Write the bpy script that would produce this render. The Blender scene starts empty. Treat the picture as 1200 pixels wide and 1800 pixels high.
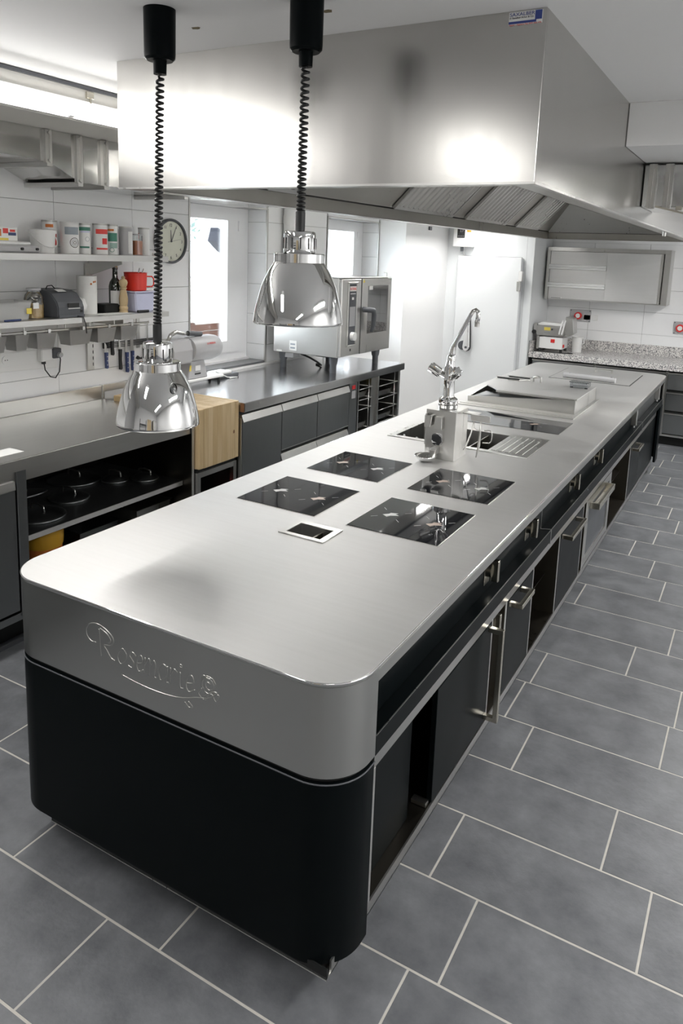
import bpy, bmesh, math, random
from mathutils import Vector, Matrix
random.seed(7)
R = math.radians
SC = bpy.context.scene
COL = SC.collection

# ---------------------------------------------------------------- camera
cam_d = bpy.data.cameras.new('camera')
cam_d.sensor_fit = 'VERTICAL'; cam_d.sensor_height = 36.0; cam_d.sensor_width = 24.0
cam_d.lens = 36.0 * 1304.0 / 1800.0
cam_d.shift_x = -15.3 / 1800.0
cam_d.shift_y = -221.1 / 1800.0
cam_d.clip_start = 0.05; cam_d.clip_end = 200
cam = bpy.data.objects.new('camera', cam_d); COL.objects.link(cam)
cam.location = (0, 0, 1.87)
cam.rotation_euler = (R(79.9127), R(-2.1085), R(29.3416))
SC.camera = cam

# ---------------------------------------------------------------- world, lights, exposure
wd = bpy.data.worlds.new('sky'); SC.world = wd; wd.use_nodes = True
wn = wd.node_tree; bgn = wn.nodes['Background']
bgn.inputs['Color'].default_value = (0.86, 0.93, 1.0, 1)
bgn.inputs['Strength'].default_value = 12.0
SC.view_settings.view_transform = 'Standard'
SC.view_settings.look = 'None'
SC.view_settings.gamma = 1.0
SC.view_settings.exposure = 0.36
try: SC.view_settings.use_curve_mapping = False
except Exception: pass

def area_light(name, loc, sx, sy, power, rot=(0, 0, 0), color=(1, 0.985, 0.96)):
    l = bpy.data.lights.new(name, 'AREA'); l.shape = 'RECTANGLE'; l.size = sx; l.size_y = sy
    l.energy = power; l.color = color
    o = bpy.data.objects.new(name, l); COL.objects.link(o); o.location = loc; o.rotation_euler = rot
    return o
# daylight entering by the two windows of the left wall
area_light('open_sky', (-6.6, 4.57, 4.6), 3.0, 3.0, 500, (0, R(-45), 0), (0.93, 0.97, 1.0))
area_light('open_sky', (-6.6, 7.4, 4.6), 3.0, 3.0, 500, (0, R(-45), 0), (0.93, 0.97, 1.0))
# ceiling battens of the kitchen (their housings are built below)
BATTENS = [(0.75, -0.9, 1.5), (-1.68, -0.25, 1.2), (1.15, 2.1, 1.5), (0.45, 6.2, 1.5)]
BPOW = [13, 20, 50, 62]
for bx_, by_, bl_ in BATTENS:
    area_light('batten_light', (bx_, by_, 2.505), 0.26, bl_, BPOW.pop(0))
# light strip fixed along the beam of the left wall
for yy, pw, an in ((0.9, 13, -35), (2.4, 13, -35), (5.1, 32, 15), (7.35, 38, 30)):
    area_light('strip_light', (-2.825, yy, 2.475), 0.05, 1.4, pw, (0, R(an), 0))

# ---------------------------------------------------------------- materials
MATS = {}
def new_mat(name):
    m = bpy.data.materials.new(name); m.use_nodes = True
    nt = m.node_tree; b = nt.nodes['Principled BSDF']
    MATS[name] = m
    return m, nt, b
def setp(b, col, rough, metal=0.0, **kw):
    b.inputs['Base Color'].default_value = (*col, 1) if len(col) == 3 else col
    b.inputs['Roughness'].default_value = rough
    b.inputs['Metallic'].default_value = metal
    for k, v in kw.items():
        b.inputs[k.replace('_', ' ')].default_value = v
def plain(name, col, rough=0.5, metal=0.0, vary=0.06, scale=6.0, bump=0.0, bscale=60.0, **kw):
    """Principled material with a procedural noise that varies colour and roughness a little."""
    m, nt, b = new_mat(name); setp(b, col, rough, metal, **kw)
    tc = nt.nodes.new('ShaderNodeTexCoord'); n = nt.nodes.new('ShaderNodeTexNoise')
    n.inputs['Scale'].default_value = scale; n.inputs['Detail'].default_value = 4
    nt.links.new(tc.outputs['Object'], n.inputs['Vector'])
    mr = nt.nodes.new('ShaderNodeMapRange')
    mr.inputs['To Min'].default_value = 1 - vary; mr.inputs['To Max'].default_value = 1 + vary
    nt.links.new(n.outputs['Fac'], mr.inputs['Value'])
    mx = nt.nodes.new('ShaderNodeVectorMath'); mx.operation = 'SCALE'
    mx.inputs[0].default_value = col[:3]
    nt.links.new(mr.outputs['Result'], mx.inputs['Scale'])
    nt.links.new(mx.outputs['Vector'], b.inputs['Base Color'])
    mr2 = nt.nodes.new('ShaderNodeMapRange')
    mr2.inputs['To Min'].default_value = rough * (1 - 2 * vary); mr2.inputs['To Max'].default_value = rough * (1 + 2 * vary)
    nt.links.new(n.outputs['Fac'], mr2.inputs['Value']); nt.links.new(mr2.outputs['Result'], b.inputs['Roughness'])
    if bump:
        n2 = nt.nodes.new('ShaderNodeTexNoise'); n2.inputs['Scale'].default_value = bscale
        nt.links.new(tc.outputs['Object'], n2.inputs['Vector'])
        bp = nt.nodes.new('ShaderNodeBump'); bp.inputs['Strength'].default_value = bump; bp.inputs['Distance'].default_value = 0.01
        nt.links.new(n2.outputs['Fac'], bp.inputs['Height']); nt.links.new(bp.outputs['Normal'], b.inputs['Normal'])
    return m
def steel(name, col, rough, stretch, var=0.25, wave=0.0, wscale=2.0, fine=0.03, cloud=0.1):
    """Brushed stainless steel: fine grain stretched along one axis, soft clouds in the gloss, optional buckling."""
    m, nt, b = new_mat(name); setp(b, col, rough, 1.0)
    tc = nt.nodes.new('ShaderNodeTexCoord')
    mp = nt.nodes.new('ShaderNodeMapping'); mp.inputs['Scale'].default_value = stretch
    nt.links.new(tc.outputs['Object'], mp.inputs['Vector'])
    n = nt.nodes.new('ShaderNodeTexNoise'); n.inputs['Scale'].default_value = 1.0; n.inputs['Detail'].default_value = 6
    nt.links.new(mp.outputs['Vector'], n.inputs['Vector'])
    n3 = nt.nodes.new('ShaderNodeTexNoise'); n3.inputs['Scale'].default_value = 1.6; n3.inputs['Detail'].default_value = 5
    nt.links.new(tc.outputs['Object'], n3.inputs['Vector'])
    a = nt.nodes.new('ShaderNodeMath'); a.operation = 'ADD'
    nt.links.new(n.outputs['Fac'], a.inputs[0]); nt.links.new(n3.outputs['Fac'], a.inputs[1])
    mr = nt.nodes.new('ShaderNodeMapRange'); mr.inputs['From Min'].default_value = 0.6; mr.inputs['From Max'].default_value = 1.4
    mr.inputs['To Min'].default_value = rough * (1 - var); mr.inputs['To Max'].default_value = rough * (1 + var)
    nt.links.new(a.outputs[0], mr.inputs['Value']); nt.links.new(mr.outputs['Result'], b.inputs['Roughness'])
    mc = nt.nodes.new('ShaderNodeMapRange'); mc.inputs['From Min'].default_value = 0.3; mc.inputs['From Max'].default_value = 0.7
    mc.inputs['To Min'].default_value = 1 - cloud; mc.inputs['To Max'].default_value = 1 + cloud * 0.6
    nt.links.new(n3.outputs['Fac'], mc.inputs['Value'])
    sc_ = nt.nodes.new('ShaderNodeVectorMath'); sc_.operation = 'SCALE'; sc_.inputs[0].default_value = col
    nt.links.new(mc.outputs['Result'], sc_.inputs['Scale']); nt.links.new(sc_.outputs['Vector'], b.inputs['Base Color'])
    bp = nt.nodes.new('ShaderNodeBump'); bp.inputs['Strength'].default_value = fine; bp.inputs['Distance'].default_value = 0.002
    nt.links.new(n.outputs['Fac'], bp.inputs['Height'])
    last = bp
    if wave:
        n2 = nt.nodes.new('ShaderNodeTexNoise'); n2.inputs['Scale'].default_value = wscale; n2.inputs['Detail'].default_value = 1
        nt.links.new(tc.outputs['Object'], n2.inputs['Vector'])
        b2 = nt.nodes.new('ShaderNodeBump'); b2.inputs['Strength'].default_value = wave; b2.inputs['Distance'].default_value = 0.05
        nt.links.new(n2.outputs['Fac'], b2.inputs['Height']); nt.links.new(bp.outputs['Normal'], b2.inputs['Normal']); last = b2
    nt.links.new(last.outputs['Normal'], b.inputs['Normal'])
    return m
ST = (0.60, 0.595, 0.575)
M_top = steel('worktop_steel', (0.66, 0.655, 0.645), 0.52, (3, 60, 60), 0.22, fine=0.05, cloud=0.06)
M_steel = steel('brushed_steel', ST, 0.30, (60, 60, 3), 0.15, fine=0.01)
M_steelx = steel('brushed_steel_horizontal', ST, 0.32, (90, 3, 90), 0.15, fine=0.008)
M_band = steel('band_steel', (0.56, 0.56, 0.54), 0.31, (2, 2, 120), 0.12, fine=0.004, cloud=0.06)
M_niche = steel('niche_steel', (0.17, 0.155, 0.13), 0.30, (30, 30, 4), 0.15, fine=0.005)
M_polish = steel('polished_worktop_steel', (0.66, 0.66, 0.67), 0.18, (40, 3, 40), 0.15, fine=0.004, wave=0.02, cloud=0.05)
M_dsteel = steel('darkened_steel', (0.27, 0.28, 0.285), 0.36, (60, 60, 4), 0.2)  # plain dark steel, and steel with dark reflections put into its colour
M_hood = steel('hood_steel', (0.56, 0.55, 0.53), 0.25, (30, 30, 1.5), 0.10, wave=0.03, wscale=1.2, fine=0.002, cloud=0.06)
M_hoodin = steel('hood_inner_steel', (0.45, 0.44, 0.41), 0.32, (60, 60, 4), 0.2)
M_duct = steel('duct_steel', (0.62, 0.62, 0.61), 0.10, (3, 3, 3), 0.4, wave=0.35, wscale=3.0, fine=0.01)
M_chrome = plain('chrome', (0.86, 0.86, 0.86), 0.035, 1.0, vary=0.02)
M_nickel = plain('satin_nickel', (0.60, 0.57, 0.49), 0.22, 1.0, vary=0.03)
M_black = plain('black_coating', (0.0040, 0.0056, 0.0062), 0.30, 0.0, vary=0.05, Specular_IOR_Level=0.05)
M_blackm = plain('black_metal', (0.010, 0.011, 0.011), 0.45, 0.0, vary=0.05, Specular_IOR_Level=0.25)
M_darkin = plain('dark_interior', (0.03, 0.031, 0.03), 0.35, 0.6, vary=0.1)
M_plast = plain('black_plastic', (0.015, 0.016, 0.017), 0.5, 0.0)
M_gplast = plain('grey_plastic', (0.085, 0.09, 0.10), 0.45)
M_lgrey = plain('light_grey_plastic', (0.45, 0.45, 0.46), 0.45)
M_wplast = plain('white_plastic', (0.82, 0.82, 0.81), 0.35, vary=0.02)
M_ceil = plain('ceiling_paint', (0.80, 0.80, 0.80), 0.8, vary=0.015, scale=2)
M_wall = plain('wall_paint', (0.90, 0.90, 0.90), 0.7, vary=0.015, scale=2)
M_beam = plain('beam_paint', (0.66, 0.65, 0.62), 0.7, vary=0.03, scale=3)
M_panel = plain('white_panel', (0.80, 0.82, 0.83), 0.35, vary=0.01, scale=1)
M_wtile = plain('white_wall_tile', (0.88, 0.885, 0.89), 0.16, vary=0.02, scale=3)
M_wgrout = plain('wall_grout', (0.36, 0.36, 0.36), 0.8)
M_grout = plain('floor_grout', (0.50, 0.48, 0.44), 0.85, vary=0.15, scale=30)
M_upvc = plain('window_frame_white', (0.92, 0.92, 0.93), 0.3, vary=0.01)
M_slate = plain('slate', (0.16, 0.165, 0.17), 0.35, vary=0.15, scale=20)
M_red = plain('red_enamel', (0.75, 0.035, 0.02), 0.18)
M_redp = plain('red_plastic', (0.70, 0.03, 0.03), 0.35)
M_orange = plain('orange_spice', (0.55, 0.16, 0.03), 0.6, vary=0.2, scale=40)
M_yellow = plain('yellow_plastic', (0.75, 0.60, 0.10), 0.5)
M_gold = plain('yellow_lid', (0.60, 0.33, 0.03), 0.4)
M_pasta = plain('pasta_filling', (0.65, 0.42, 0.15), 0.6, vary=0.3, scale=60)
M_paper = plain('paper', (0.80, 0.80, 0.78), 0.8, vary=0.02)
M_blue = plain('navy_plastic', (0.03, 0.05, 0.15), 0.4)
M_lilac = plain('frosted_tub', (0.62, 0.64, 0.82), 0.3, vary=0.08, scale=25)
M_green = plain('green_print', (0.06, 0.22, 0.16), 0.5)
M_redprint = plain('red_print', (0.70, 0.06, 0.05), 0.5)
M_greyprint = plain('grey_print', (0.30, 0.34, 0.38), 0.5)
M_navyprint = plain('blue_print', (0.035, 0.06, 0.26), 0.5)
M_ink = plain('black_print', (0.02, 0.02, 0.02), 0.5)
M_dial = plain('clock_dial', (0.72, 0.73, 0.62), 0.4, vary=0.02)
M_glassblk = plain('black_glass', (0.010, 0.011, 0.014), 0.03, 0.0, vary=0.0)
M_mark = plain('hob_print', (0.50, 0.50, 0.49), 0.4)
M_markr = plain('hob_print_copper', (0.42, 0.33, 0.28), 0.4)
M_bronze = plain('bronze_edge', (0.25, 0.13, 0.07), 0.4, 0.5)
M_brick = plain('terracotta_boards', (0.14, 0.065, 0.045), 0.8, vary=0.2)
M_roof = plain('dark_roof', (0.055, 0.06, 0.085), 0.8)
M_render = plain('house_render', (0.80, 0.78, 0.72), 0.8)
M_leaf = plain('foliage', (0.34, 0.48, 0.44), 0.8, vary=0.4, scale=5)
M_rust = plain('rusty_dust', (0.16, 0.13, 0.07), 0.8, vary=0.4, scale=50)

def wood():
    m, nt, b = new_mat('maple_wood'); setp(b, (0.7, 0.55, 0.35), 0.5)
    tc = nt.nodes.new('ShaderNodeTexCoord'); mp = nt.nodes.new('ShaderNodeMapping'); mp.inputs['Scale'].default_value = (25, 25, 2)
    n = nt.nodes.new('ShaderNodeTexNoise'); n.inputs['Scale'].default_value = 1; n.inputs['Detail'].default_value = 6
    oi = nt.nodes.new('ShaderNodeObjectInfo')
    cr = nt.nodes.new('ShaderNodeValToRGB'); cr.color_ramp.elements[0].position = 0.3; cr.color_ramp.elements[1].position = 0.75
    cr.color_ramp.elements[0].color = (0.50, 0.36, 0.19, 1); cr.color_ramp.elements[1].color = (0.66, 0.52, 0.32, 1)
    nt.links.new(tc.outputs['Object'], mp.inputs['Vector']); nt.links.new(mp.outputs['Vector'], n.inputs['Vector'])
    ad = nt.nodes.new('ShaderNodeMath'); ad.operation = 'MULTIPLY_ADD'; ad.inputs[1].default_value = 0.35
    nt.links.new(oi.outputs['Random'], ad.inputs[0]); nt.links.new(n.outputs['Fac'], ad.inputs[2])
    sb = nt.nodes.new('ShaderNodeMath'); sb.operation = 'SUBTRACT'; sb.inputs[1].default_value = 0.17
    nt.links.new(ad.outputs[0], sb.inputs[0]); nt.links.new(sb.outputs[0], cr.inputs['Fac'])
    nt.links.new(cr.outputs['Color'], b.inputs['Base Color'])
    return m
M_wood = wood()

def floor_tile_mat():
    m, nt, b = new_mat('slate_floor_tile'); setp(b, (0.13, 0.135, 0.145), 0.42)
    tc = nt.nodes.new('ShaderNodeTexCoord'); oi = nt.nodes.new('ShaderNodeObjectInfo')
    ad = nt.nodes.new('ShaderNodeVectorMath'); ad.operation = 'ADD'
    sc_ = nt.nodes.new('ShaderNodeVectorMath'); sc_.operation = 'SCALE'; sc_.inputs['Scale'].default_value = 40
    nt.links.new(oi.outputs['Random'], sc_.inputs[0])
    nt.links.new(tc.outputs['Object'], ad.inputs[0]); nt.links.new(sc_.outputs['Vector'], ad.inputs[1])
    n = nt.nodes.new('ShaderNodeTexNoise'); n.inputs['Scale'].default_value = 7; n.inputs['Detail'].default_value = 12; n.inputs['Roughness'].default_value = 0.65
    nt.links.new(ad.outputs['Vector'], n.inputs['Vector'])
    cr = nt.nodes.new('ShaderNodeValToRGB'); cr.color_ramp.elements[0].position = 0.3; cr.color_ramp.elements[1].position = 0.75
    cr.color_ramp.elements[0].color = (0.096, 0.101, 0.109, 1); cr.color_ramp.elements[1].color = (0.195, 0.203, 0.216, 1)
    nt.links.new(n.outputs['Fac'], cr.inputs['Fac']); nt.links.new(cr.outputs['Color'], b.inputs['Base Color'])
    n2 = nt.nodes.new('ShaderNodeTexNoise'); n2.inputs['Scale'].default_value = 60; n2.inputs['Detail'].default_value = 6
    nt.links.new(ad.outputs['Vector'], n2.inputs['Vector'])
    bp = nt.nodes.new('ShaderNodeBump'); bp.inputs['Strength'].default_value = 0.25; bp.inputs['Distance'].default_value = 0.004
    nt.links.new(n2.outputs['Fac'], bp.inputs['Height']); nt.links.new(bp.outputs['Normal'], b.inputs['Normal'])
    mr = nt.nodes.new('ShaderNodeMapRange'); mr.inputs['To Min'].default_value = 0.30; mr.inputs['To Max'].default_value = 0.55
    nt.links.new(n.outputs['Fac'], mr.inputs['Value']); nt.links.new(mr.outputs['Result'], b.inputs['Roughness'])
    return m
M_ftile = floor_tile_mat()

def granite():
    m, nt, b = new_mat('speckled_granite'); setp(b, (0.5, 0.5, 0.5), 0.25)
    tc = nt.nodes.new('ShaderNodeTexCoord'); v = nt.nodes.new('ShaderNodeTexVoronoi'); v.inputs['Scale'].default_value = 150
    nt.links.new(tc.outputs['Object'], v.inputs['Vector'])
    cr = nt.nodes.new('ShaderNodeValToRGB'); cr.color_ramp.interpolation = 'CONSTANT'
    e = cr.color_ramp.elements; e[0].color = (0.16, 0.16, 0.17, 1); e[0].position = 0
    e[1].position = 0.22; e[1].color = (0.36, 0.34, 0.34, 1)
    x = e.new(0.45); x.color = (0.66, 0.64, 0.62, 1); x = e.new(0.72); x.color = (0.80, 0.78, 0.75, 1)
    sp = nt.nodes.new('ShaderNodeSeparateColor')
    nt.links.new(v.outputs['Color'], sp.inputs[0]); nt.links.new(sp.outputs[0], cr.inputs['Fac'])
    nt.links.new(cr.outputs['Color'], b.inputs['Base Color'])
    return m
M_gran = granite()

def glass_mat(name, tint, fac_min=0.06, rough=0.0):
    m = bpy.data.materials.new(name); m.use_nodes = True; nt = m.node_tree
    for n in list(nt.nodes): nt.nodes.remove(n)
    o = nt.nodes.new('ShaderNodeOutputMaterial'); t = nt.nodes.new('ShaderNodeBsdfTransparent'); g = nt.nodes.new('ShaderNodeBsdfGlossy')
    t.inputs['Color'].default_value = (*tint, 1); g.inputs['Roughness'].default_value = rough
    lw = nt.nodes.new('ShaderNodeLayerWeight'); lw.inputs['Blend'].default_value = 0.25
    ns = nt.nodes.new('ShaderNodeTexNoise'); ns.inputs['Scale'].default_value = 3.0
    mm = nt.nodes.new('ShaderNodeMath'); mm.operation = 'MULTIPLY_ADD'; mm.inputs[1].default_value = 0.02
    nt.links.new(ns.outputs['Fac'], mm.inputs[0])
    mr = nt.nodes.new('ShaderNodeMapRange'); mr.inputs['To Min'].default_value = fac_min; mr.inputs['To Max'].default_value = 0.9
    nt.links.new(lw.outputs['Fresnel'], mr.inputs['Value']); nt.links.new(mr.outputs['Result'], mm.inputs[2])
    mx = nt.nodes.new('ShaderNodeMixShader')
    nt.links.new(mm.outputs[0], mx.inputs['Fac']); nt.links.new(t.outputs[0], mx.inputs[1]); nt.links.new(g.outputs[0], mx.inputs[2])
    nt.links.new(mx.outputs[0], o.inputs['Surface']); MATS[name] = m
    return m
M_pane = glass_mat('window_glass', (0.97, 0.98, 0.98), 0.04)
M_jar = glass_mat('jar_glass', (0.86, 0.89, 0.88), 0.12)
M_ovenglass = glass_mat('oven_glass', (0.30, 0.31, 0.31), 0.25)
M_bottle = glass_mat('bottle_glass', (0.05, 0.11, 0.03), 0.10)
M_clear = glass_mat('clear_plastic', (0.80, 0.83, 0.85), 0.15, 0.1)

def emis(name, col, st):
    m, nt, b = new_mat(name); setp(b, col, 0.4)
    b.inputs['Emission Color'].default_value = (*col, 1); b.inputs['Emission Strength'].default_value = st
    return m
M_tube = emis('fluorescent_tube', (1.0, 0.98, 0.95), 5.0)

# ---------------------------------------------------------------- mesh helpers
W = {}
def nb(): return bmesh.new()
def B(bm, x0, x1, y0, y1, z0, z1, mat=None):
    vs = [bm.verts.new((x, y, z)) for x in (x0, x1) for y in (y0, y1) for z in (z0, z1)]
    for f in ((0, 1, 3, 2), (4, 6, 7, 5), (0, 4, 5, 1), (2, 3, 7, 6), (0, 2, 6, 4), (1, 5, 7, 3)):
        bm.faces.new([vs[i] for i in f])
    return bm
def frame_of(d):
    d = d.normalized(); u = Vector((0, 0, 1)) if abs(d.z) < 0.9 else Vector((1, 0, 0))
    a = d.cross(u).normalized(); b = d.cross(a).normalized(); return a, b
def CY(bm, p0, p1, r, seg=16, r2=None, cap=True):
    p0 = Vector(p0); p1 = Vector(p1); a, b = frame_of(p1 - p0); r2 = r if r2 is None else r2
    l0 = [bm.verts.new(p0 + (a * math.cos(t) + b * math.sin(t)) * r) for t in [2 * math.pi * i / seg for i in range(seg)]]
    l1 = [bm.verts.new(p1 + (a * math.cos(t) + b * math.sin(t)) * r2) for t in [2 * math.pi * i / seg for i in range(seg)]]
    for i in range(seg): bm.faces.new((l0[i], l0[(i + 1) % seg], l1[(i + 1) % seg], l1[i]))
    if cap: bm.faces.new(l0[::-1]); bm.faces.new(l1)
    return bm
def LA(bm, prof, c, seg=32, closed_top=False, closed_bot=False):
    rings = []
    for r, z in prof:
        rings.append([bm.verts.new((c[0] + r * math.cos(2 * math.pi * i / seg), c[1] + r * math.sin(2 * math.pi * i / seg), c[2] + z)) for i in range(seg)])
    for a, b in zip(rings, rings[1:]):
        for i in range(seg): bm.faces.new((a[i], a[(i + 1) % seg], b[(i + 1) % seg], b[i]))
    if closed_bot: bm.faces.new(rings[0][::-1])
    if closed_top: bm.faces.new(rings[-1])
    return bm
def TU(bm, pts, r, seg=8, cap=True):
    pts = [Vector(p) for p in pts]; rings = []; a = None
    for i, p in enumerate(pts):
        d = (pts[min(i + 1, len(pts) - 1)] - pts[max(i - 1, 0)])
        if d.length < 1e-9: d = Vector((0, 0, 1))
        d.normalize()
        if a is None: a, _ = frame_of(d)
        a = (a - d * a.dot(d))
        if a.length < 1e-6: a, _ = frame_of(d)
        a.normalize(); b = d.cross(a)
        rr = r[i] if isinstance(r, (list, tuple)) else r
        rings.append([bm.verts.new(p + (a * math.cos(t) + b * math.sin(t)) * rr) for t in [2 * math.pi * k / seg for k in range(seg)]])
    for u, v in zip(rings, rings[1:]):
        for k in range(seg): bm.faces.new((u[k], u[(k + 1) % seg], v[(k + 1) % seg], v[k]))
    if cap: bm.faces.new(rings[0][::-1]); bm.faces.new(rings[-1])
    return bm
def PR(bm, poly, axis, a0, a1):
    """prism: 2-D polygon extruded along axis ('x': poly in y,z; 'y': poly in x,z; 'z': poly in x,y)"""
    def P(p, a): return {'x': (a, p[0], p[1]), 'y': (p[0], a, p[1]), 'z': (p[0], p[1], a)}[axis]
    v0 = [bm.verts.new(P(p, a0)) for p in poly]; v1 = [bm.verts.new(P(p, a1)) for p in poly]
    n = len(poly)
    bm.faces.new(v0[::-1]); bm.faces.new(v1)
    for i in range(n): bm.faces.new((v0[i], v0[(i + 1) % n], v1[(i + 1) % n], v1[i]))
    return bm
def props(o, label=None, cat=None, group=None, kind=None):
    if label: o['label'] = label
    if cat: o['category'] = cat
    if group: o['group'] = group
    if kind: o['kind'] = kind
    return o
def mk(name, bm, mat, parent=None, label=None, cat=None, group=None, kind=None, smooth=False, bev=0, bseg=1):
    bmesh.ops.recalc_face_normals(bm, faces=bm.faces)
    if bev:
        ed = [e for e in bm.edges if len(e.link_faces) == 2 and e.calc_face_angle(0) > 0.6]
        bmesh.ops.bevel(bm, geom=ed, offset=bev, segments=bseg, affect='EDGES', clamp_overlap=True)
    if parent is not None: off = W[parent.name]
    elif kind == 'structure': off = Vector((0, 0, 0))
    else:
        xs = [v.co for v in bm.verts]
        off = Vector(((min(v.x for v in xs) + max(v.x for v in xs)) / 2, (min(v.y for v in xs) + max(v.y for v in xs)) / 2, min(v.z for v in xs)))
    bmesh.ops.translate(bm, verts=bm.verts, vec=-off)
    me = bpy.data.meshes.new(name); bm.to_mesh(me); bm.free()
    me.materials.append(mat)
    if smooth:
        for p in me.polygons: p.use_smooth = True
        if smooth != 'all':
            try: me.set_sharp_from_angle(angle=R(40))
            except Exception: pass
    o = bpy.data.objects.new(name, me); COL.objects.link(o)
    if parent is not None: o.parent = parent
    else: o.location = off
    W[o.name] = Vector(off)
    return props(o, label, cat, group, kind)
def bx(name, dims, mat, parent=None, bev=0.0, **kw):
    return mk(name, B(nb(), *dims), mat, parent, bev=bev, **kw)
def cyl(name, p0, p1, r, mat, parent=None, seg=20, r2=None, **kw):
    return mk(name, CY(nb(), p0, p1, r, seg, r2), mat, parent, smooth=True, **kw)
def thing(name, loc, label, cat, group=None):
    o = bpy.data.objects.new(name, None); COL.objects.link(o); o.location = loc
    o.empty_display_size = 0.1; W[o.name] = Vector(loc)
    return props(o, label, cat, group)
def part(me, name, loc, parent, mat=None):
    o = bpy.data.objects.new(name, me); COL.objects.link(o); o.parent = parent; o.location = Vector(loc) - W[parent.name]
    W[o.name] = Vector(loc); return o
def dup(root, loc, label=None, group=None):
    r = root.copy(); COL.objects.link(r); r.location = loc; W[r.name] = Vector(loc)
    if label: r['label'] = label
    if group: r['group'] = group
    for ch in list(root.children):
        c = ch.copy(); COL.objects.link(c); c.parent = r
        for g in list(ch.children):
            d = g.copy(); COL.objects.link(d); d.parent = c
    return r
def flat_mesh(outer, holes, z0, z1):
    """plate with holes through it, returned as a bmesh"""
    cu = bpy.data.curves.new('tmp', 'CURVE'); cu.dimensions = '2D'; cu.fill_mode = 'BOTH'; cu.extrude = (z1 - z0) / 2
    for lp in [outer] + holes:
        s = cu.splines.new('POLY'); s.points.add(len(lp) - 1); s.use_cyclic_u = True
        for i, p in enumerate(lp): s.points[i].co = (p[0], p[1], 0, 1)
    o = bpy.data.objects.new('tmp', cu); COL.objects.link(o)
    dg = bpy.context.evaluated_depsgraph_get(); me = bpy.data.meshes.new_from_object(o.evaluated_get(dg))
    bm = nb(); bm.from_mesh(me); bmesh.ops.remove_doubles(bm, verts=bm.verts, dist=1e-5)
    bmesh.ops.translate(bm, verts=bm.verts, vec=(0, 0, (z0 + z1) / 2))
    bpy.data.objects.remove(o); bpy.data.curves.remove(cu); bpy.data.meshes.remove(me)
    return bm
def rect(x0, x1, y0, y1): return [(x0, y0), (x1, y0), (x1, y1), (x0, y1)]
def rrect(x0, x1, y0, y1, r, n=10, corners=(1, 1, 1, 1)):
    """rounded rectangle, corners order: (x0,y0),(x1,y0),(x1,y1),(x0,y1)"""
    out = []
    cs = [((x0, y0), 180), ((x1, y0), 270), ((x1, y1), 0), ((x0, y1), 90)]
    for k, ((cx, cy), a0) in enumerate(cs):
        if not corners[k]: out.append((cx, cy)); continue
        ox = cx + (r if cx == x0 else -r); oy = cy + (r if cy == y0 else -r)
        for i in range(n + 1):
            t = R(a0 + 90 * i / n); out.append((ox + r * math.cos(t), oy + r * math.sin(t)))
    return out
def text(name, s, size, mat, parent, origin, right, up, shear=0.0, ext=0.0004, align='LEFT', width=None):
    cu = bpy.data.curves.new('tmp', 'FONT'); cu.body = s; cu.size = size; cu.extrude = ext; cu.shear = shear; cu.align_x = align
    o = bpy.data.objects.new('tmp', cu); COL.objects.link(o)
    dg = bpy.context.evaluated_depsgraph_get(); me = bpy.data.meshes.new_from_object(o.evaluated_get(dg))
    bm = nb(); bm.from_mesh(me)
    bpy.data.objects.remove(o); bpy.data.curves.remove(cu); bpy.data.meshes.remove(me)
    r = Vector(right).normalized(); u = Vector(up).normalized(); n = r.cross(u)
    if width and len(bm.verts):
        w = max(v.co.x for v in bm.verts) - min(v.co.x for v in bm.verts)
        for v in bm.verts: v.co.x *= width / w
    for v in bm.verts: v.co = Vector(origin) + r * v.co.x + u * v.co.y + n * v.co.z
    return mk(name, bm, mat, parent)
def arc(c, r, a0, a1, n=10, plane='xz', y=0):
    return [(c[0] + r * math.cos(R(a0 + (a1 - a0) * i / n)), c[1] + r * math.sin(R(a0 + (a1 - a0) * i / n))) for i in range(n + 1)]
def subtract(rects, hole):
    out = []
    hx0, hx1, hy0, hy1 = hole
    for x0, x1, y0, y1 in rects:
        if x1 <= hx0 or x0 >= hx1 or y1 <= hy0 or y0 >= hy1: out.append((x0, x1, y0, y1)); continue
        if x0 < hx0: out.append((x0, hx0, y0, y1))
        if x1 > hx1: out.append((hx1, x1, y0, y1))
        a, b = max(x0, hx0), min(x1, hx1)
        if y0 < hy0: out.append((a, b, y0, hy0))
        if y1 > hy1: out.append((a, b, hy1, y1))
    return [q for q in out if q[1] - q[0] > 0.02 and q[3] - q[2] > 0.02]

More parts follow.
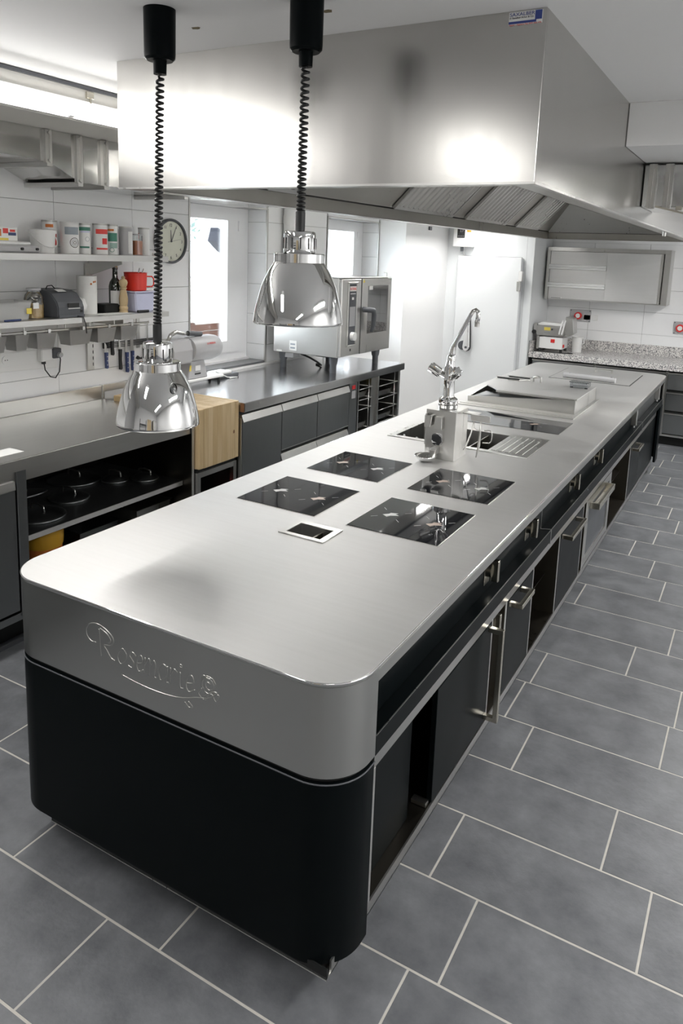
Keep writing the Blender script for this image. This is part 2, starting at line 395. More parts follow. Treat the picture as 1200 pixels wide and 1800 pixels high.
# ================================================================ THE ROOM
XL, XR, YF, YB, ZC = -3.628, 1.9, -2.6, 8.958, 2.59
S = dict(kind='structure')
fl = bx('floor', (XL - 0.3, XR + 0.2, YF - 0.2, YB + 0.3, -0.12, -0.0010), M_grout, **S)
PX, PY = 0.6012, 0.3043
offs = {-3: -1.418, -2: -1.227, -1: -0.541, 0: -0.697, 1: -0.247, 2: -0.629, 3: -0.15, 4: -0.13, 5: -0.37, 6: -0.222, 7: -0.14, 8: -0.337,
        9: -0.437, 10: -0.598, 11: -0.489, 12: -0.384, 13: -0.464, 14: -0.575, 15: -0.12, 16: -0.576, 17: -0.15, 18: -0.707, 19: -0.635}
def tile_bm(x0, x1, y0, y1, z0, z1, b=0.0012):
    bm = nb()
    lo = [bm.verts.new(p) for p in ((x0, y0, z0), (x1, y0, z0), (x1, y1, z0), (x0, y1, z0))]
    mi = [bm.verts.new(p) for p in ((x0, y0, z1 - b), (x1, y0, z1 - b), (x1, y1, z1 - b), (x0, y1, z1 - b))]
    hi = [bm.verts.new(p) for p in ((x0 + b, y0 + b, z1), (x1 - b, y0 + b, z1), (x1 - b, y1 - b, z1), (x0 + b, y1 - b, z1))]
    for a, c in ((lo, mi), (mi, hi)):
        for i in range(4): bm.faces.new((a[i], a[(i + 1) % 4], c[(i + 1) % 4], c[i]))
    bm.faces.new(hi)
    return bm
g = 0.0031
ftm = bpy.data.meshes.new('floor_tile'); b_ = tile_bm(g, PX - g, g, PY - g, -0.012, 0.0); b_.to_mesh(ftm); b_.free(); ftm.materials.append(M_ftile)
FX0, FX1 = -3.02, XR
for k in range(-10, 22):
    o0 = offs.get(k, random.uniform(-0.6, 0)); y0 = 1.876 + PY * k
    n0 = math.floor((FX0 - o0) / PX)
    for n in range(n0, 12):
        xa = o0 + n * PX; xb = xa + PX
        if xb <= FX0 + 0.03 or xa >= FX1 - 0.03: continue
        if xa >= FX0 and xb <= FX1: part(ftm, 'tile', (xa, y0, 0), fl)
        else:
            xa = max(xa, FX0); xb = min(xb, FX1)
            mk('tile', tile_bm(xa + g, xb - g, y0 + g, y0 + PY - g, -0.012, 0.0), M_ftile, fl)
bx('floor_rear', (FX0, XR, YF, 1.876 - 10 * PY, -0.012, 0.0), M_ftile, fl)

ce = bx('ceiling', (XL - 0.3, XR + 0.2, YF - 0.2, YB + 0.3, ZC, ZC + 0.15), M_ceil, **S)
for cx, cy in ((-1.758, 2.03), (-1.26, 2.05), (-1.735, 1.862)):
    bm = nb(); n = 11
    vs = [bm.verts.new((cx + 0.016 * random.uniform(0.6, 1.15) * math.cos(6.283 * i / n) * 1.2, cy + 0.012 * random.uniform(0.6, 1.2) * math.sin(6.283 * i / n), ZC - 0.0015)) for i in range(n)]
    f = bm.faces.new(vs); r_ = bmesh.ops.extrude_face_region(bm, geom=[f])
    bmesh.ops.translate(bm, verts=[v for v in r_['geom'] if isinstance(v, bmesh.types.BMVert)], vec=(0, 0, 0.003))
    mk('chipped_hole', bm, M_rust, ce)

# left wall with two window openings, behind its tiles
WIN = [(4.11, 5.04, 0.95, 2.20), (6.00, 7.03, 0.95, 2.20)]
bm = nb()
for (a, b, c, d) in [(YF, 4.11, 0, ZC), (5.048, 6.0, 0, ZC), (7.038, YB + 0.2, 0, ZC), (4.11, 5.048, 0, 0.95), (4.11, 5.048, 2.20, ZC), (6.0, 7.038, 0, 0.95), (6.0, 7.038, 2.20, ZC)]:
    B(bm, XL - 0.32, XL, a, b, c, d)
wl = mk('wall_left', bm, M_wgrout, **S)
def wtile_x(x, y0, y1, z0, z1, parent):   # tile on a wall facing +x
    e = 0.0013; bm = tile_bm(y0 + e, y1 - e, z0 + e, z1 - e, 0, 0.008, 0.0008)
    for v in bm.verts: v.co = Vector((x + v.co.z, v.co.x, v.co.y))
    return mk('tile', bm, M_wtile, parent)
def wtile_y(y, x0, x1, z0, z1, parent):   # tile on a wall facing -y
    e = 0.0013; bm = tile_bm(x0 + e, x1 - e, z0 + e, z1 - e, 0, 0.008, 0.0008)
    for v in bm.verts: v.co = Vector((v.co.x, y - v.co.z, v.co.y))
    return mk('tile', bm, M_wtile, parent)
for kz in range(0, 6):
    z0 = 0.85 + 0.25 * kz; z1 = z0 + 0.25
    for ky in range(-4, 8):
        y0 = 2.962 + 0.604 * ky; y1 = min(y0 + 0.604, 7.03)
        if y0 >= 7.0: continue
        rs = [(y0, y1, z0, z1)]
        for a, b, c, d in WIN: rs = subtract(rs, (a, b, c, d))
        for q in rs: wtile_x(XL, q[0], q[1], q[2], q[3], wl)
for a, b, c, d in WIN:                        # tiles of the window reveals
    for kz in range(0, 6):
        z0 = max(0.968, 0.85 + 0.25 * kz); z1 = min(2.2, 1.10 + 0.25 * kz)
        if z1 - z0 > 0.03: wtile_y(b + 0.008, XL - 0.18, XL, z0, z1, wl)
bx('wall_left_lower', (XL, XL + 0.006, YF, 7.03, 0, 0.85), M_wall, wl)
wall_pier = bx('wall_pier', (XL, -3.31, 7.04, 8.2, 0, ZC), M_wall, wl)
for i, (a, b, c, d) in enumerate(WIN):        # steel edge profiles round the openings
    bm = nb(); t = 0.010
    B(bm, XL + 0.002, XL + 0.014, a - t, a + 0.004, c, d + t); B(bm, XL + 0.002, XL + 0.014, b - 0.004, b + t + 0.006, c, d + t)
    B(bm, XL + 0.002, XL + 0.014, a - t, b + t, d - 0.002, d + t)
    mk('trim_%d' % (i + 1), bm, M_steel, **S)
# windows
for i, (a, b, c, d) in enumerate(WIN):
    bm = nb(); X0, X1 = XL - 0.25, XL - 0.18; zb = 0.985
    fw = 0.15
    for q in ((a, a + 0.09, zb, d), (b - fw, b, zb, d), (a + 0.09, b - fw, d - 0.045, d), (a + 0.09, b - fw, zb, zb + 0.065)): B(bm, X0, X1, *q)
    w = mk('window_%d' % (i + 1), bm, M_upvc, **S)
    bm = nb(); sa, sb_, sz0, sz1 = a + 0.085, b - fw + 0.01, zb + 0.06, d - 0.04
    gz0, gz1, ga, gb = 1.14, 2.098, sa + 0.10, 4.76 if i == 0 else 6.82
    for q in ((sa, ga, sz0, sz1), (gb, sb_, sz0, sz1), (ga, gb, gz1, sz1), (ga, gb, sz0, gz0)): B(bm, X0 + 0.01, X1 + 0.012, *q)
    mk('sash', bm, M_upvc, w)
    bx('pane', (X0 + 0.035, X0 + 0.041, ga - 0.005, gb + 0.005, gz0 - 0.005, gz1 + 0.005), M_pane, w)
    bx('hinge', (X1 + 0.01, X1 + 0.028, sb_ - 0.012, sb_ + 0.006, 2.02, 2.10), M_upvc, w, bev=0.003)
    bx('sill', (XL - 0.18, XL + 0.010, a, b + 0.004, 0.951, 0.968), M_slate, w, bev=0.002)
    bx('sill_frame', (XL - 0.19, XL - 0.15, a, b, 0.968, zb), M_upvc, w)

# back wall
wb = bx('wall_back', (-2.30, XR + 0.2, YB, YB + 0.2, 0, ZC), M_wgrout, **S)
for kz in range(-1, 6):
    z0 = 0.85 + 0.25 * kz; z1 = z0 + 0.25
    for kx in range(-1, 6):
        x0 = max(-1.805 + 0.602 * kx, -2.292); x1 = -1.805 + 0.602 * (kx + 1)
        x1 = min(x1, XR)
        if x1 - x0 > 0.02: wtile_y(YB, x0, x1, z0, z1, wb)
bx('wall_upper', (-2.292, XR, YB - 0.006, YB, 2.1, ZC), M_wall, wb)
# cold room block in the far left corner
cr_ = bx('wall_cold_room', (XL, -2.292, 8.2, YB + 0.2, 0, ZC), M_panel, **S)
bx('corner_strip', (-2.375, -2.2915, 8.196, 8.2, 0, ZC), M_panel, cr_, bev=0.001)
bx('panel_seam', (-2.378, -2.375, 8.197, 8.2, 0, ZC), M_lgrey, cr_)
dr = bx('door_1', (-3.15, -2.405, 8.125, 8.2, 0.05, 1.90), M_panel, bev=0.006, **S)
bx('door_gasket', (-3.154, -2.42, 8.17, 8.2, 0.04, 1.904), M_gplast, dr)
bx('hinge', (-2.42, -2.375, 8.085, 8.125, 1.645, 1.755), M_wplast, dr, bev=0.006)
bx('hinge_pin', (-2.432, -2.392, 8.08, 8.125, 1.535, 1.645), M_steel, dr, bev=0.006)
bm = nb(); CY(bm, (-3.01, 8.125, 0.885), (-3.01, 8.06, 0.885), 0.052, 24)
mk('lock_body', bm, M_gplast, dr, smooth=True)
bm = nb(); pts = []
for i in range(13): t = R(180 + 180 * i / 12); pts.append((-2.955 + 0.042 * math.cos(t), 0.875 + 0.05 * math.sin(t)))
for i in range(9): t = R(180 * i / 8); pts.append((-2.945 + 0.014 * math.cos(t), 1.215 + 0.014 * math.sin(t)))
PR(bm, pts, 'y', 8.03, 8.062); mk('handle', bm, M_chrome, dr, bev=0.006)
bm = nb(); PR(bm, [(-2.955 + (p[0] + 2.955) * 1.12, 0.99 + (p[1] - 0.99) * 1.02) for p in pts], 'y', 8.045, 8.075); mk('handle_base', bm, M_plast, dr)
cyl('lock_cylinder', (-2.955, 8.03, 0.87), (-2.955, 8.025, 0.87), 0.014, M_gplast, dr)

# remaining walls
bx('wall_right', (XR, XR + 0.2, YF, YB, 0, ZC), M_wall, **S)
wf = bx('wall_front', (XL - 0.3, XR + 0.2, YF - 0.2, YF, 0, ZC), M_wall, **S)
d2 = bx('door_2', (-0.6, 0.35, YF, YF + 0.05, 0.0, 2.05), M_wood, bev=0.004, **S)
cyl('door_knob', (0.27, YF + 0.05, 1.0), (0.27, YF + 0.11, 1.0), 0.025, M_steel, d2)
t = thing('reflection_fridge', (0.9, -2.2, 0), 'tall steel fridge added unseen behind the viewer for reflections in the island band', 'reflection_fridge')  # unseen, added so the steel band has something to reflect
bx('cabinet_body', (0.5, 1.3, YF + 0.02, -1.9, 0.1, 2.0), M_dsteel, t, bev=0.01); bx('fridge_door', (0.51, 1.29, -1.9, -1.86, 0.15, 1.98), M_steel, t, bev=0.008); bx('door_handle', (0.56, 0.59, -1.86, -1.82, 0.9, 1.3), M_plast, t, bev=0.004); bx('fridge_base', (0.55, 1.25, -2.5, -1.95, 0, 0.1), M_blackm, t)
t = thing('reflection_rack', (-1.5, -2.3, 0), 'black rack added unseen behind the viewer for dark reflections in the steel', 'rack')  # added out of view for the dark reflections it makes
for z in (0.2, 0.65, 1.1, 1.55): bx('rack_shelf', (-2.2, -0.9, YF + 0.02, -2.1, z, z + 0.03), M_blackm, t)
for x in (-2.2, -0.94):
    for y in (YF + 0.02, -2.14): bx('rack_post', (x, x + 0.04, y, y + 0.04, 0, 1.9), M_blackm, t)
# downstand beams
bx('trim_3', (XL, -2.86, YF, 8.2, 2.425, ZC), M_beam, bev=0.003, **S)
bx('trim_4', (-0.648, XR, 3.68, 4.9, 2.40, ZC), M_ceil, bev=0.002, **S)
bx('trim_5', (-2.868, -2.846, YF, 8.2, 2.572, 2.586), M_gplast, **S)  # dark strip standing in for the shadow where beam meets ceiling

# ---------------- outside the windows
bx('terrace_ground', (-40, XL - 0.4, -10, 45, -0.4, -0.35), M_render, label='pale ground outside the left windows', cat='ground')
t = thing('house', (-22, 26, -0.35), 'pale neighbouring house with dark gable roof seen through the large window', 'house')
bx('wall', (-20.3, -20, 24.9, 30, -0.35, 1.7), M_render, t)
bm = nb(); PR(bm, [(24.15, 2.20), (24.35, 2.74), (25.9, 1.85), (25.9, 1.25), (24.75, 1.80)], 'x', -20.3, -19.9); mk('roof', bm, M_roof, t)
bx('window_pane', (-20.0, -19.95, 26.2, 26.9, 0.9, 1.7), M_roof, t)
t = thing('balcony_railing', (-8, 9.6, -0.35), 'reddish boarded balcony railing outside the large window', 'railing')
for k in range(3): bx('board', (-8.05, -8.0, 7.5, 12.0, 0.30 + 0.12 * k, 0.41 + 0.12 * k), M_brick, t, bev=0.004)
for k in range(4): bx('post', (-8.12, -8.05, 8.0 + 1.2 * k, 8.08 + 1.2 * k, -0.35, 0.68), M_brick, t)
t = thing('tree', (-15, 16.5, -0.35), 'pale green leafy tree outside at the left of the large window', 'tree')
cyl('trunk', (-15, 15.9, -0.35), (-15, 15.9, 1.9), 0.12, M_brick, t, seg=8, r2=0.07)
bm = nb()
for k in range(230):
    a = random.uniform(0, 6.28); h = random.uniform(-1, 1); rr = 1.15 * math.sqrt(1 - h * h) * random.uniform(0.5, 1)
    c = Vector((-15 + rr * math.cos(a), 15.9 + rr * math.sin(a), 2.6 + 1.15 * h)); s = random.uniform(0.06, 0.12)
    u = Vector((random.uniform(-1, 1), random.uniform(-1, 1), random.uniform(-1, 1))).normalized(); v = u.orthogonal().normalized()
    bm.faces.new([bm.verts.new(c + u * s), bm.verts.new(c + v * s * 0.5), bm.verts.new(c - u * s), bm.verts.new(c - v * s * 0.5)])
mk('crown', bm, M_leaf, t, kind='stuff')

# ================================================================ LAMPS, DUCTS, HOOD
for i, (x, y, L) in enumerate(BATTENS):
    t = thing('ceiling_batten', (x, y, ZC), ['white batten lamp on the ceiling behind the viewer, over the right aisle', 'white batten lamp on the ceiling at the left behind the viewer', 'white batten lamp on the ceiling right of the hood front', 'white batten lamp on the ceiling over the far right aisle'][i], 'lamp')
    bx('housing', (x - 0.08, x + 0.08, y - L / 2 - 0.05, y + L / 2 + 0.05, 2.512, ZC), M_wplast, t, bev=0.004)
for i, yy in enumerate((0.9, 2.4, 5.1, 7.35)):
    lab = ['nearest white fluorescent strip on the left beam, outside the frame', 'bright fluorescent strip on the left beam above the steel duct', 'fluorescent strip on the left beam hidden behind the hood', 'farthest fluorescent strip on the left beam behind the hood'][i]
    t = thing('fluorescent_strip', (-2.85, yy, 2.45), lab, 'lamp')
    bx('housing', (-2.859, -2.846, yy - 0.74, yy + 0.74, 2.43, 2.52), M_wplast, t, bev=0.002)
    cyl('tube', (-2.833, yy - 0.73, 2.487), (-2.833, yy + 0.73, 2.487), 0.013, M_tube, t, seg=12)
    bx('clip', (-2.848, -2.826, yy + 0.02, yy + 0.055, 2.437, 2.452), M_wplast, t, bev=0.001)
bm = nb(); B(bm, -2.859, -2.845, 2.535, 2.575, 2.535, 2.565); B(bm, -2.850, -2.842, 2.55, 2.558, 2.512, 2.54)
mk('cable_clip', bm, M_nickel, bev=0.001, label='small metal clip on the left beam above the lit strip', cat='clip')

# left duct
t = thing('ventilation_duct', (-3.4, 3.0, 2.19), 'shiny steel ventilation duct under the left beam above the tiled wall', 'duct')
bm = nb(); PR(bm, [(0.2, 2.29), (2.50, 2.275), (2.62, 2.265), (2.80, 2.187), (4.6, 2.187), (4.6, 2.424), (0.2, 2.424)], 'x', XL + 0.008, -3.21)
mk('duct_body', bm, M_duct, t)
for y, zb in ((2.60, 2.262), (2.79, 2.182), (2.965, 2.182), (1.6, 2.27), (3.6, 2.18)):
    bm = nb(); B(bm, -3.212, -3.188, y - 0.026, y + 0.012, zb, 2.42); B(bm, -3.212, -3.180, y - 0.008, y - 0.002, zb, 2.42)
    f = mk('flange', bm, M_steel, t, bev=0.001)
    bm = nb(); B(bm, XL + 0.012, -3.19, y - 0.02, y + 0.012, zb - 0.016, zb + 0.006); mk('flange_bar', bm, M_steel, f, bev=0.001)
    cyl('bolt', (-3.188, y - 0.01, zb + 0.012), (-3.176, y - 0.01, zb + 0.012), 0.008, M_steel, f, seg=8)
    cyl('bolt', (-3.188, y - 0.01, 2.405), (-3.176, y - 0.01, 2.405), 0.008, M_steel, f, seg=8)
# right duct
t = thing('ventilation_duct', (0.5, 4.5, 2.17), 'shiny steel ventilation duct under the beam at the right of the hood', 'duct')
bx('duct_body', (-0.646, XR, 4.28, 4.75, 2.175, 2.388), M_duct, t, bev=0.003)
for x in (-0.60, -0.52):
    bm = nb(); B(bm, x - 0.02, x + 0.02, 4.255, 4.282, 2.165, 2.39); B(bm, x - 0.003, x + 0.004, 4.24, 4.282, 2.165, 2.39)
    f = mk('flange', bm, M_steel, t, bev=0.001)
    for zz in (2.18, 2.375): cyl('bolt', (x + 0.012, 4.255, zz), (x + 0.012, 4.243, zz), 0.007, M_steel, f, seg=8)
bm = nb(); B(bm, -0.47, -0.44, 4.23, 4.30, 2.155, 2.175); mk('slotted_bar', bm, M_nickel, t, bev=0.001)
bm = nb(); PR(bm, [(-0.56, 2.175), (-0.38, 2.13), (-0.38, 2.122), (-0.57, 2.168)], 'y', 4.20, 4.24); mk('bracket', bm, M_nickel, t)

# hood
HY0, HY1, HXR, HZ = 2.26, 7.80, -0.65, 2.10
def hxl(y): return -2.366 + (y - HY0) / (HY1 - HY0) * 0.25
t = thing('extractor_hood', (-1.45, 5.0, HZ), 'large brushed steel extractor hood hanging over the cooking island', 'hood')
th = 0.012
bx('front_panel', (hxl(HY0), HXR, HY0, HY0 + th, HZ, ZC), M_hood, t, bev=0.001)
bx('side_panel', (HXR - th, HXR, HY0 + th, HY1, HZ, ZC), M_hood, t)
bx('rear_panel', (hxl(HY1), HXR, HY1 - th, HY1, HZ, ZC), M_hood, t)
bm = nb(); PR(bm, [(hxl(HY0), HY0 + th), (hxl(HY0) + th, HY0 + th), (hxl(HY1) + th, HY1), (hxl(HY1), HY1)], 'z', HZ, ZC); mk('side_panel', bm, M_hood, t)
# grease gutter round the lower edge
bm = nb()
PR(bm, [(hxl(HY0) + th, HY0 + th), (hxl(HY0) + 0.085, HY0 + th), (hxl(HY1) + 0.085, HY1 - th), (hxl(HY1) + th, HY1 - th)], 'z', HZ, HZ + 0.004)
PR(bm, [(hxl(HY0) + 0.081, HY0 + th), (hxl(HY0) + 0.085, HY0 + th), (hxl(HY1) + 0.085, HY1 - th), (hxl(HY1) + 0.081, HY1 - th)], 'z', HZ, HZ + 0.068)
B(bm, HXR - 0.085, HXR - th, HY0 + th, HY1 - th, HZ, HZ + 0.004); B(bm, HXR - 0.085, HXR - 0.081, HY0 + th, HY1 - th, HZ, HZ + 0.05)
B(bm, hxl(HY0) + 0.085, HXR - 0.085, HY0 + th, HY0 + 0.085, HZ, HZ + 0.004)
B(bm, hxl(HY1) + 0.085, HXR - 0.085, HY1 - 0.085, HY1 - th, HZ, HZ + 0.004); B(bm, hxl(HY1) + 0.085, HXR - 0.085, HY1 - 0.085, HY1 - 0.081, HZ, HZ + 0.06)
mk('gutter', bm, M_hoodin, t)
bx('edge_strip', (hxl(HY0), HXR + 0.002, HY0 - 0.003, HY0 + 0.012, HZ - 0.003, HZ + 0.004), M_steel, t)
bx('edge_strip', (HXR - 0.012, HXR + 0.003, HY0, HY1, HZ - 0.003, HZ + 0.004), M_steel, t)
# drain stub under the right edge
cyl('drain_stub', (HXR - 0.02, 5.55, HZ), (HXR - 0.02, 5.55, HZ - 0.03), 0.012, M_steel, t)
# sloped inner panels
def sl(y, s): # point on the left slope, s 0..1
    return (hxl(y) + 0.095 + 0.36 * s, y, HZ + 0.075 + 0.36 * s)
def quad_slab(pts, d):
    bm = nb(); a = [bm.verts.new(p) for p in pts]; f = bm.faces.new(a)
    r_ = bmesh.ops.extrude_face_region(bm, geom=[f]); bmesh.ops.translate(bm, verts=[v for v in r_['geom'] if isinstance(v, bmesh.types.BMVert)], vec=d)
    return bm
mk('sloped_panel', quad_slab([sl(HY0 + 0.05, 0), sl(HY1 - 0.1, 0), sl(HY1 - 0.1, 1), sl(HY0 + 0.05, 1)], (-0.006, 0, 0.006)), M_hoodin, t)
rx = HXR - 0.095
mk('sloped_panel', quad_slab([(rx, HY0 + 0.05, HZ + 0.055), (rx, HY1 - 0.1, HZ + 0.055), (rx - 0.38, HY1 - 0.1, HZ + 0.43), (rx - 0.38, HY0 + 0.05, HZ + 0.43)], (0.006, 0, 0.006)), M_hoodin, t)
xa, xb = hxl(HY1) + 0.09, rx
mk('sloped_panel', quad_slab([(xa, HY1 - 0.09, HZ + 0.065), (xb, HY1 - 0.09, HZ + 0.065), (xb, HY1 - 0.42, HZ + 0.43), (xa, HY1 - 0.42, HZ + 0.43)], (0, 0.006, 0.006)), M_hoodin, t)
mk('sloped_panel', quad_slab([(hxl(HY0) + 0.09, HY0 + 0.06, HZ + 0.1), (rx, HY0 + 0.06, HZ + 0.1), (rx, HY0 + 0.3, HZ + 0.43), (hxl(HY0) + 0.09, HY0 + 0.3, HZ + 0.43)], (0, -0.006, 0.006)), M_hoodin, t)
bx('inner_top', (hxl(HY0) + 0.1, rx, HY0 + 0.1, HY1 - 0.1, HZ + 0.425, HZ + 0.435), M_hoodin, t)
# baffle grease filters hanging on the left slope
flab = ['small baffle filter nearest the hood front, left slope', 'wide baffle filter in the hood behind the right heat lamp cord', 'middle baffle filter on the left slope of the hood', 'farthest baffle filter at the far end of the hood']
for i, (ya, yb, n) in enumerate(((3.08, 3.33, 4), (4.38, 5.28, 12), (5.52, 6.39, 11), (6.66, 7.28, 8))):
    ym = (ya + yb) / 2; c = sl(ym, 0.45)
    ft = thing('grease_filter', c, flab[i], 'filter', 'baffle filters inside the hood')
    nrm = Vector((1, 0, -1)).normalized()
    def P(y, s, h): p = Vector(sl(y, s)); return p + nrm * h
    bm = nb()
    for (y0, y1, s0, s1) in ((ya, yb, 0.02, 0.07), (ya, yb, 0.90, 0.95), (ya, ya + 0.02, 0.07, 0.90), (yb - 0.02, yb, 0.07, 0.90)):
        q = [P(y0, s0, 0.004), P(y1, s0, 0.004), P(y1, s1, 0.004), P(y0, s1, 0.004)]; a = [bm.verts.new(v) for v in q]; f = bm.faces.new(a)
        r_ = bmesh.ops.extrude_face_region(bm, geom=[f]); bmesh.ops.translate(bm, verts=[v for v in r_['geom'] if isinstance(v, bmesh.types.BMVert)], vec=nrm * 0.02)
    mk('frame', bm, M_steel, ft)
    bm = nb(); a = [bm.verts.new(v) for v in (P(ya, 0.05, 0.003), P(yb, 0.05, 0.003), P(yb, 0.92, 0.003), P(ya, 0.92, 0.003))]; bm.faces.new(a); mk('backing', bm, M_darkin, ft)
    pit = (yb - ya - 0.04) / n
    for k in range(n):
        y = ya + 0.02 + pit * (k + 0.5); bm = nb(); ring = []
        for s in (0.07, 0.90):
            ring.append([bm.verts.new(P(y + dy * pit, s, h)) for dy, h in ((-0.32, 0.006), (-0.20, 0.026), (0.20, 0.026), (0.32, 0.006))])
        for j in range(3): bm.faces.new((ring[0][j], ring[0][j + 1], ring[1][j + 1], ring[1][j]))
        bm.faces.new(ring[0]); bm.faces.new(ring[1][::-1])
        mk('baffle', bm, M_steel, ft)
# maker's sticker
st_ = bx('sticker', (-0.762, -0.662, HY0 - 0.0015, HY0 - 0.0002, 2.549, 2.586), M_paper, t, label='white and blue maker sticker')
yy = HY0 - 0.002
bx('blue_field', (-0.684, -0.664, yy - 0.0003, yy + 0.0006, 2.560, 2.585), M_navyprint, st_)
bx('blue_bar', (-0.762, -0.680, yy - 0.0003, yy + 0.0006, 2.5535, 2.5600), M_navyprint, st_)
text('lettering', 'SAXALBER', 0.0135, M_navyprint, st_, (-0.760, yy, 2.5745), (1, 0, 0), (0, 0, 1), width=0.074)
text('lettering', 'd. Saxalber Artur & Co.', 0.007, M_ink, st_, (-0.760, yy, 2.5675), (1, 0, 0), (0, 0, 1), width=0.072)
text('lettering', 'Eppan - Appiano Tel. 0471 662 476', 0.0055, M_redprint, st_, (-0.760, yy, 2.5490), (1, 0, 0), (0, 0, 1), width=0.095)

# ================================================================ COOKING ISLAND
IX0, IX1, IY0, IY1, ZT = -1.904, -0.714, 1.332, 7.22, 0.90
isl = thing('cooking_island', (-1.31, 4.3, 0.0), 'long stainless steel and black cooking island in the middle of the kitchen', 'kitchen island')
RC = 0.125
outer = rrect(IX0, IX1, IY0, IY1, RC, 12)
HOBS = [(-1.744, -1.382, 2.259, 2.612), (-1.744, -1.382, 2.772, 3.128), (-1.238, -0.882, 2.251, 2.620), (-1.238, -0.882, 2.770, 3.134)]
POPUP = (-1.385, -1.240, 2.068, 2.170)
SINK = (-1.70, -1.165, 3.60, 3.985)
top = mk('worktop', flat_mesh(outer, [rect(*POPUP), rect(*SINK)], 0.888, ZT), M_top, isl, bev=0)
# steel curtain round the front end, black panel below it
def shell(y_end_r, y_end_l, z0, z1, inset, th, r=RC, far=False):
    if not far:
        p = [(IX1 - inset, y_end_r)]
        o = rrect(IX0 + inset, IX1 - inset, IY0 + inset, IY0 + 3, r - inset, 14)
        half = o[:30]   # corners (x0,y0) then (x1,y0)
        path = [(IX0 + inset, y_end_l)] + half + p
        cx = 0
    else:
        o = rrect(IX0 + inset, IX1 - inset, IY1 - 3, IY1 - inset, r - inset, 14)
        half = o[30:]
        path = [(IX1 - inset, y_end_r)] + half + [(IX0 + inset, y_end_l)]
    # inner path by offsetting along normals
    inn = []
    for i, q in enumerate(path):
        a = Vector(path[max(i - 1, 0)]); b = Vector(path[min(i + 1, len(path) - 1)]); d = (b - a).normalized()
        nrm = Vector((-d.y, d.x)); inn.append((q[0] + nrm.x * th, q[1] + nrm.y * th))
    bm = nb(); rows = []
    for (x, y), (u, v) in zip(path, inn):
        rows.append([bm.verts.new((x, y, z0)), bm.verts.new((x, y, z1)), bm.verts.new((u, v, z1)), bm.verts.new((u, v, z0))])
    for a, b in zip(rows, rows[1:]):
        for k in range(4): bm.faces.new((a[k], a[(k + 1) % 4], b[(k + 1) % 4], b[k]))
    bm.faces.new(rows[0]); bm.faces.new(rows[-1][::-1])
    return bm
bm = shell(1.489, 2.2, 0.625, 0.66, 0.012, 0.010); mk('shadow_gap_liner', bm, M_ink, isl, smooth=True)
o_ = rrect(IX0, IX1, IY0, IY0 + 3, RC, 14)[:30]
bm = nb(); TU(bm, [(x_, y_, 0.6355) for x_, y_ in [(IX0, 2.2)] + o_ + [(IX1, 1.487)]], 0.0022, 6); mk('panel_highlight', bm, M_gplast, isl, smooth='all')  # grey tube drawn as the highlight along the black panel's top edge
curtain = mk('steel_curtain', shell(1.487, 2.2, 0.652, 0.8875, 0.0, 0.010), M_band, isl, smooth=True)
mk('black_end_panel', shell(1.487, 2.2, 0.135, 0.637, 0.0, 0.020), M_black, isl, smooth=True, bev=0.003, bseg=2)
mk('steel_curtain', shell(7.06, 6.6, 0.652, 0.8875, 0.0, 0.010, far=True), M_band, isl, smooth=True)
mk('black_end_panel', shell(6.96, 6.6, 0.135, 0.640, 0.0, 0.020, far=True), M_black, isl, smooth=True, bev=0.003, bseg=2)
bm = nb(); B(bm, IX1 - 0.012, IX1, 1.487, 7.06, 0.853, 0.8875); mk('edge_fascia', bm, M_steelx, isl, bev=0.001)
bm = nb(); TU(bm, [(p[0], p[1], 0.8965) for p in outer] + [(outer[0][0], outer[0][1], 0.8965)], 0.0035, 6); mk('edge_roll', bm, M_chrome, isl, smooth='all')
bx('left_side', (IX0 + 0.02, IX0 + 0.04, 2.1, 6.7, 0.12, 0.888), M_steel, isl)
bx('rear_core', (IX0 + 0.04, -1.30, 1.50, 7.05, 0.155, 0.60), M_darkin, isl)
# control channel along the right side
XB = -0.762
segs = [(1.487, 3.17), (3.17, 5.86), (5.86, 7.06)]
for i, (a, b) in enumerate(segs):
    bx('control_panel', (XB - 0.01, XB, a + 0.002, b - 0.002, 0.700, 0.885), M_black if i < 2 else M_dsteel, isl)
    bm = nb(); PR(bm, [(XB - 0.01, 0.694), (XB, 0.699), (IX1 - 0.002, 0.706), (IX1, 0.705), (IX1, 0.650), (IX1 - 0.012, 0.650), (IX1 - 0.012, 0.690), (XB - 0.01, 0.684)], 'y', a + 0.002, b - 0.002)
    l = mk('control_ledge', bm, M_black, isl)
    bx('bright_edge', (IX1 - 0.0022, IX1 + 0.0006, a + 0.002, b - 0.002, 0.7048, 0.7068), M_steel, l)
for y in (3.17, 5.86):
    bm = nb(); B(bm, XB - 0.01, XB + 0.0015, y - 0.003, y + 0.003, 0.699, 0.885); B(bm, IX1 - 0.004, IX1 + 0.0012, y - 0.003, y + 0.003, 0.640, 0.707); PR(bm, [(XB, 0.699), (XB, 0.7015), (IX1, 0.7085), (IX1, 0.705)], 'y', y - 0.003, y + 0.003)
    mk('joint_strip', bm, M_steel, isl)
bx('channel_roof', (-0.9, IX1 - 0.012, 1.50, 7.05, 0.878, 0.887), M_darkin, isl)
bx('under_lip', (-0.78, IX1 - 0.013, 1.50, 7.05, 0.636, 0.650), M_blackm, isl)
bx('top_rail', (-0.765, -0.745, 1.55, 6.96, 0.563, 0.640), M_steelx, isl, bev=0.001)
